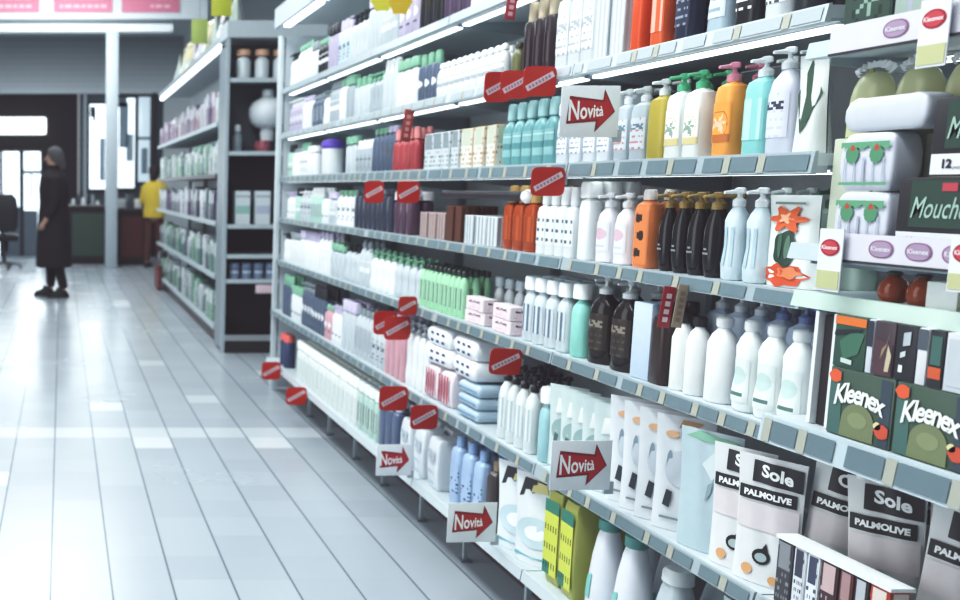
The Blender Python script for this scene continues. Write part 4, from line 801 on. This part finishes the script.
# white beam with pillar
bm_ = MB(); bm_.box(-3.5, 1.79, 15.75, 15.95, 3.83, 3.95, M('d9e0e3', .5)); bm_.box(-3.5, 1.79, 15.80, 15.95, 3.98, 4.03, M('6d787e')); struct('trim_1', bm_)
pl = MB(); pl.box(.715, .915, 15.72, 15.92, 0, 3.83, M('b4bec4', .45), .01); struct('pillar', pl)
pn = MB(); pn.box(-3.5, 2.35, 15.78, 15.83, 4.03, 4.85, M('cfd7db', .6)); tag(link('sign_board', pn.mesh('board')), 'long pale board above the white beam carrying the pink posters', 'board')
for i, (p0, p1) in enumerate(((-40,40),(54,111),(120,176))):
    x0, x1 = (p0-PX)*15.75/F, (p1-PX)*15.75/F; m = MB(); m.box(x0, x1, 15.755, 15.77, 4.13, 4.75, M('c77f93', .6)); o = link('poster', m.mesh('poster')); tag(o, 'pink poster with faint white lettering on the pale board, '+['beside the aisle end','above the pillar','next to the shelving'][i], 'poster', 'pink posters')
    g = MB(); rnd = random.Random(i)
    for r in range(3):
        u = x0+.1
        while u < x1-.12: wd = rnd.uniform(.04, .12); (g.box(u, min(u+wd, x1-.08), 15.751, 15.7545, 4.20+r*.13, 4.25+r*.13, M('dfb2be')) if not (i == 2 and u < x0+.45) else None); u += wd+.03
    link('lettering', g.mesh('plet'), o)
# lit sign box on the dark wall
m = MB(); m.box(-1.8, -.30, WY-.16, WY-.02, 2.33, 2.66, M('f4f8fa', .4, emit=1.6), .04); o = link('light_box', m.mesh('lightbox')); tag(o, 'long white lit sign box on the dark entrance wall', 'sign')
m = MB(); m.box(-1.83, -.27, WY-.02, WY-.003, 2.30, 2.69, M('4a4c50')); link('backing', m.mesh('backing'), o)
# glazed doors: bright panes in a dark wall (daylight outside)
def win(n, px0, px1, py0, py1, emit=1.4, c='dfeaf2', bars=()):
    Y = WY-.05; x0, x1 = (px0-PX)*Y/F, (px1-PX)*Y/F; z1, z0 = H-(py0-HZ)*Y/F, H-(py1-HZ)*Y/F
    m = MB(); m.box(x0, x1, Y, Y+.02, z0, z1, M(c, .2, emit=emit), .008); o = link('window_%d' % n, m.mesh('pane')); o['kind'] = 'structure'
    f = MB()
    for a, b_, c_, d_ in ((x0-.04, x0, z0-.04, z1+.04), (x1, x1+.04, z0-.04, z1+.04), (x0, x1, z1, z1+.04), (x0, x1, z0-.04, z0)): f.box(a, b_, Y-.02, Y+.04, c_, d_, M('3a3c40'))
    for (u, v, wu, wv, cc) in bars:
        f.box(x0+(x1-x0)*u, x0+(x1-x0)*(u+wu), Y-.012, Y-.002, z0+(z1-z0)*v, z0+(z1-z0)*(v+wv), M(cc))
    link('window_frame', f.mesh('wframe'), o)
win(1, -18, 0, 152, 262); win(2, 3, 20, 152, 262, bars=((0,.05,1,.45,'6d7884'), (.1,.1,.2,.3,'aab4bc'))); win(3, 24, 41, 152, 262, bars=((0,.05,.8,.42,'6d7884'),(.4,.6,.1,.2,'8a949c'),(0,.8,1,.03,'9aa4ac')))
win(4, 89, 106, 106, 189, 1.5, bars=((.05,.85,.3,.12,'59626a'),(.6,.1,.3,.5,'a9bac6'),(.2,.8,.15,.15,'39424a')))
win(5, 117, 134, 100, 188, 1.2, bars=((.1,.45,.5,.5,'9fb0bd'),(.5,.3,.4,.3,'b5c6d0'),(.0,.9,.5,.1,'7b8890')))
win(6, 137, 149, 99, 182, .8, 'b9c8d2', bars=((0,.5,1,.03,'6f7a84'),(.3,.1,.5,.3,'98a8b4')))
wc = MB(); wc.box(.34, 1.95, WY-.02, WY+.12, 0, 1.28, M('4b5158', .6)); wc.box(.34, 1.95, WY-.01, WY+.1, 1.28, 3.14, M('5b6670', .6)); struct('wall_window_back', wc)
m = MB(); m.box(.41, .47, WY-.3, WY-.24, 0, 3.1, M('aab4b9')); struct('trim_2', m)
m = MB(); m.box(1.72, 1.79, WY-.3, WY-.24, 0, 3.1, M('2b2a2e')); struct('trim_3', m)
# service counters
def counter(px0, px1, Y, top, c, lab, gc):
    x0, x1 = (px0-PX)*Y/F, (px1-PX)*Y/F; m = MB(); m.box(x0, x1, Y, Y+.6, .06, top, M('2f2628', .6)); o = link('counter', m.mesh('counter')); tag(o, lab, 'counter')
    g = MB(); g.box(x0+.07, x1-.05, Y-.015, Y, .14, top-.1, M(c, .6)); link('front_panel', g.mesh('cpanel'), o)
    g = MB(); g.box(x0-.03, x1+.03, Y-.04, Y+.62, top, top+.04, M('50494c', .4)); link('top', g.mesh('ctop'), o)
    g = MB(); g.box(x0+.02, x1-.02, Y+.02, Y+.6, 0, .06, M('1f1b1d')); link('plinth', g.mesh('cpl'), o)
counter(68, 107, 16.5, .98, '3f5148', 'dark counter with a green front panel left of the pillar'.replace('left of', 'beside'), 0)
counter(117, 146, 16.3, .93, '5b2f2f', 'dark counter with a reddish brown front panel past the pillar', 0)
rnd = random.Random(3)
for i in range(7):
    x = .20+i*.085; h = rnd.uniform(.08, .28); put('counter_bottle', get_proto(B, w=.06, d=.06, h=round(h, 2), body=['c9d1d5','4a4c52','dfe4e7','2f3136','9aa6ad','d3dadd','3d4248'][i], cap='flip', capc='59616a', shape='round'), (x, 16.75, 1.021), 0, ['pale grey','slate','white','black','silver','off-white','charcoal'][i]+' bottle standing on the green fronted counter', 'bottle', 'small things on the counter')
for i in range(3):
    put('counter_box', get_proto('box', w=.12, d=.12, h=.16+.08*(i == 1), body=['c9d1d5','59616a','dfe4e7'][i]), (1.04+i*.14, 16.6, .971), 0, ['pale grey','slate','white'][i]+' box standing on the brown fronted counter', 'box', 'boxes on the counter')
# swivel chair at the left edge
Y = 15.6; cx = (4-PX)*Y/F
o = link('swivel_chair', None, None, (cx, Y, 0)); tag(o, 'black high-backed swivel chair in front of the glass doors', 'chair')
K = M('25252a', .6)
g = MB(); g.loft([(.46,.22,.22),(.50,.25,.25),(.54,.25,.25),(.57,.2,.2)], K, 20, 3.2); link('seat', g.mesh('cseat'), o)
g = MB(); g.loft([(.62,.06,.2),(.7,.07,.24),(.95,.08,.25),(1.15,.07,.22),(1.22,.04,.15)], K, 20, 2.8); q = link('backrest', g.mesh('cback'), o, (0,-.2,0), math.pi/2)
g = MB(); g.tube((0,0,.1), (0,0,.46), .03, M('4a4c52', .4)); g.tube((0,-.2,.5), (0,-.22,.72), .02, M('4a4c52', .4)); link('column', g.mesh('ccol'), o)
for k in range(5):
    a = k*1.2566; g = MB(); g.tube((0,0,.1), (.27*math.cos(a), .27*math.sin(a), .07), .022, M('3a3c40'), 8, .015); l = link('leg', g.mesh('cleg'), o)
    g = MB(); g.tube((.27*math.cos(a)-.015, .27*math.sin(a), .031), (.27*math.cos(a)+.015, .27*math.sin(a), .031), .03, M('2a2b2e'), 12); link('caster', g.mesh('ccas'), l)
# ------------------------------------------------------------------ people
def skin(name, verts, edges, mat_, parent=None, sub=2, loc=(0,0,0), rz=0):
    me = bpy.data.meshes.new(name); me.from_pydata([v[:3] for v in verts], edges, []); o = link(name, me, parent, loc, rz)
    o.modifiers.new('s', 'SKIN'); 
    for i, v in enumerate(verts):
        sv = me.skin_vertices[0].data[i]; r = v[3]; sv.radius = (r, v[4] if len(v) > 4 else r); sv.use_root = (i == 0)
    md = o.modifiers.new('u', 'SUBSURF'); md.levels = sub; md.render_levels = sub; me.materials.append(mat_); return o
def person(x, Y, hgt, rz, skinc, topc, legc, hairc, label, coat=True, shoe='1d1b1d', arm='down'):
    s = hgt/1.72
    V = [(0,0,.92,.125,.10),(0,0,1.08,.115,.095),(0,0,1.25,.135,.10),(0,0,1.40,.12,.09),(0,0,1.49,.055,.055),(0,-.012,1.56,.06,.065),(0,-.018,1.64,.078,.09),(0,-.012,1.70,.055,.065)]
    E = [(i, i+1) for i in range(7)]
    n = len(V)
    for sd, st in ((-1, -.06), (1, .10)):
        b = len(V); V += [(sd*.085,0,.86,.085),(sd*.09,st*.4-.01,.48,.058),(sd*.09,st+.02,.10,.04),(sd*.09,st-.06,.035,.036),(sd*.09,st-.15,.025,.028)]
        E += [(0,b),(b,b+1),(b+1,b+2),(b+2,b+3),(b+3,b+4)]
    for sd in (-1, 1):
        b = len(V)
        hx = .22; el = (sd*.225,.02,1.12,.042); wr = (sd*.21,-.10,.90,.03) if arm == 'down' else (sd*.15,-.25,1.08,.03)
        V += [(sd*.165,0,1.42,.058), el, wr]; E += [(3,b),(b,b+1),(b+1,b+2)]
        hp = Vector(wr[:3]); d = (hp-Vector(el[:3])).normalized(); side = Vector((0,1,0)); 
        pb = b+2; p = hp+d*.045; V.append((*p, .03, .022)); E.append((pb, b+3)); pb = b+3
        for f in range(4):
            q = p+d*.035+side*(f-1.5)*.019; q2 = q+d*(.035+.008*(1 if f in (1, 2) else 0))+Vector((-sd*.012,0,0)); c = len(V); V += [(*q, .0085),(*q2, .007)]; E += [(pb, c),(c, c+1)]
        q = hp+d*.03+side*-.03; q2 = q+d*.03+side*-.008; c = len(V); V += [(*q, .010),(*q2, .008)]; E += [(pb-1, c),(c, c+1)]
    V = [(a*s, b*s, c*s)+tuple(r*s for r in t) for (a, b, c, *t) in V]
    o = skin('person', V, E, M(skinc, .6), None, 2, (x, Y, 0), rz); tag(o, label, 'person')
    # clothing
    T = M(topc, .85, var=.12, scale=8); L = M(legc, .85)
    g = MB()
    if coat: g.loft([(.36,.21,.23),(.40,.215,.235),(.7,.20,.22),(.95,.185,.20),(1.1,.17,.19),(1.28,.175,.215),(1.40,.16,.225),(1.46,.12,.17),(1.50,.075,.085),(1.545,.075,.08)], T, 24, 2.3)
    else: g.loft([(.86,.15,.19),(.95,.155,.195),(1.1,.145,.175),(1.28,.155,.205),(1.40,.14,.205),(1.46,.10,.15),(1.50,.07,.075)], T, 24, 2.3)
    g.v = [(b*s, a*s, c*s) for a, b, c in g.v]; g.f = [f[::-1] for f in g.f]
    link('coat' if coat else 'top', g.mesh('coat'), o)
    for sd in (-1, 1):
        g = MB(); pts = [(sd*.155,0,1.44,.075),(sd*.225,.02,1.12,.06),((sd*.212,-.085,.925,.048) if arm == 'down' else (sd*.16,-.22,1.085,.048))]
        skin('sleeve', [(a*s,b*s,c*s,r*s) for a,b,c,r in pts], [(0,1),(1,2)], T, o, 2)
    for sd, st in ((-1, -.06), (1, .10)):
        skin('trouser_leg', [(a*s,b*s,c*s,r*s) for a,b,c,r in ((sd*.085,0,.90,.10),(sd*.09,st*.4-.01,.48,.074),(sd*.09,st+.02,.09,.058))], [(0,1),(1,2)], L, o, 2)
        g = MB(); g.loft([(.0,.048,.13,),(.02,.052,.135),(.05,.046,.12),(.085,.04,.06),(.12,.038,.045)], M(shoe, .5), 16, 2.4)
        g.v = [((sd*.09+a)*s, (st-.05+b+(.03 if c > .07 else 0))*s, c*s) for a, b, c in g.v]; link('shoe', g.mesh('shoe'), o)
    g = MB(); g.loft([(1.50,.06,.04,.055),(1.56,.088,.062,.045),(1.60,.096,.085,.022),(1.66,.10,.104,.008),(1.71,.094,.10,.0),(1.745,.066,.076,.0),(1.765,.02,.03,.0)], M(hairc, .8, var=.2, scale=60), 20)
    g.v = [(b*s, (a+.012)*s, c*s) for a, b, c in g.v]; g.f = [f[::-1] for f in g.f]; link('hair', g.mesh('hair'), o)
    g = MB()
    for sd in (-1, 1): g.loft([(1.632,.004,.009),(1.638,.007,.012),(1.645,.004,.009)], M('241f1f'), 10, cx=-.094, cy=sd*.032)
    g.loft([(1.598,.012,.016),(1.612,.018,.014),(1.645,.008,.008)], M(skinc, .6), 10, cx=-.098); g.loft([(1.572,.004,.022),(1.577,.008,.026),(1.582,.004,.022)], M('8a5550'), 10, cx=-.086)
    g.v = [(b*s, a*s, c*s) for a, b, c in g.v]; link('face', g.mesh('face'), o)
    return o
person((54-PX)*11.6/F, 11.6, 1.78, -math.pi/2, 'b08f7e', '221d20', '201b1d', '5c5a5c', 'person in a long black coat with grey hair standing in the open aisle end')
person((154-PX)*15.9/F, 15.9, 1.66, 2.7, 'b08f7e', 'c9b24a', '5a3530', '2a2224', 'person in a yellow top and brown trousers by the brown counter', coat=False, arm='fwd')
# ------------------------------------------------------------------ ceiling lamps and light
k = 0
for x in (-2.6, -.2, 3.6):
    for y in (1.2, 4.6, 8.0, 11.4, 14.6):
        m = MB(); m.box(-.14, .14, -.75, .75, .0, .05, M('dfe5e8', .5)); o = link('ceiling_lamp', m.mesh('lamp_housing'), None, (x, y, 4.75)); tag(o, 'long white ceiling lamp over the shop floor', 'lamp', 'ceiling lamps')
        g = MB(); g.tube((0,-.7,-.02), (0,.7,-.02), .03, M('ffffff', .4, emit=6), 10); link('tube', g.mesh('ltube'), o)
def area(x, y, z, sx, sy, e, rx=0, ry=0, col=(1,1,1)):
    l = bpy.data.lights.new('area', 'AREA'); l.shape = 'RECTANGLE'; l.size = sx; l.size_y = sy; l.energy = e; l.color = col
    o = bpy.data.objects.new('shop_light', l); C.objects.link(o); o.location = (x, y, z); o.rotation_euler = (rx, ry, 0); return o
area(-.5, 2.0, 4.6, 1.0, 4.5, 200, col=(.97,.99,1)); area(-.6, 7.5, 4.6, 1.2, 5, 170, col=(.97,.99,1)); area(-.2, 13.0, 4.6, 2, 3.5, 150, col=(.95,.98,1)); area(0, 14.0, 3.9, 3, 1.2, 38, rx=math.pi/2, col=(.95,.98,1))  # the last one is an added fill, brightening the far end
area(-3.2, 3.2, 2.4, 4.5, 2.6, 95, ry=-math.pi/2*.93, col=(.98,.99,1))
area(-.1, 18.2, 1.7, 2.6, 1.8, 45, rx=-math.pi/2, col=(.9,.96,1))
w = bpy.data.worlds.new('w'); bpy.context.scene.world = w; w.use_nodes = True
bg = w.node_tree.nodes['Background']; bg.inputs[0].default_value = (.88,.90,.92,1); bg.inputs[1].default_value = .38
# ------------------------------------------------------------------ camera
cd = bpy.data.cameras.new('camera'); cam = bpy.data.objects.new('camera', cd); C.objects.link(cam)
cam.location = (0, 0, H); cam.rotation_euler = (math.pi/2-PIT, 0, 0); cd.sensor_width = 36; cd.lens = F/960*36; cd.shift_x = (480-PX)/960; cd.clip_start = .05; cd.dof.use_dof = True; cd.dof.focus_distance = 2.0; cd.dof.aperture_fstop = 3.8
bpy.context.scene.camera = cam
sc = bpy.context.scene; vs = sc.view_settings; vs.view_transform = 'Standard'; vs.look = 'None'; vs.exposure = .12; vs.gamma = 1
vs.use_curve_mapping = True
cmap = vs.curve_mapping
cv = cmap.curves
def setc(c, pts):
    while len(c.points) > 2: c.points.remove(c.points[1])
    c.points[0].location = pts[0]; c.points[-1].location = pts[-1]
    for p in pts[1:-1]: c.points.new(*p)
setc(cv[0], [(0,.016),(.12,.088),(.5,.475),(.8,.80),(1,.95)]); setc(cv[1], [(0,.013),(.12,.09),(.5,.485),(.8,.815),(1,.97)]); setc(cv[2], [(0,.016),(.12,.095),(.5,.49),(.8,.815),(1,.965)])
cmap.update()
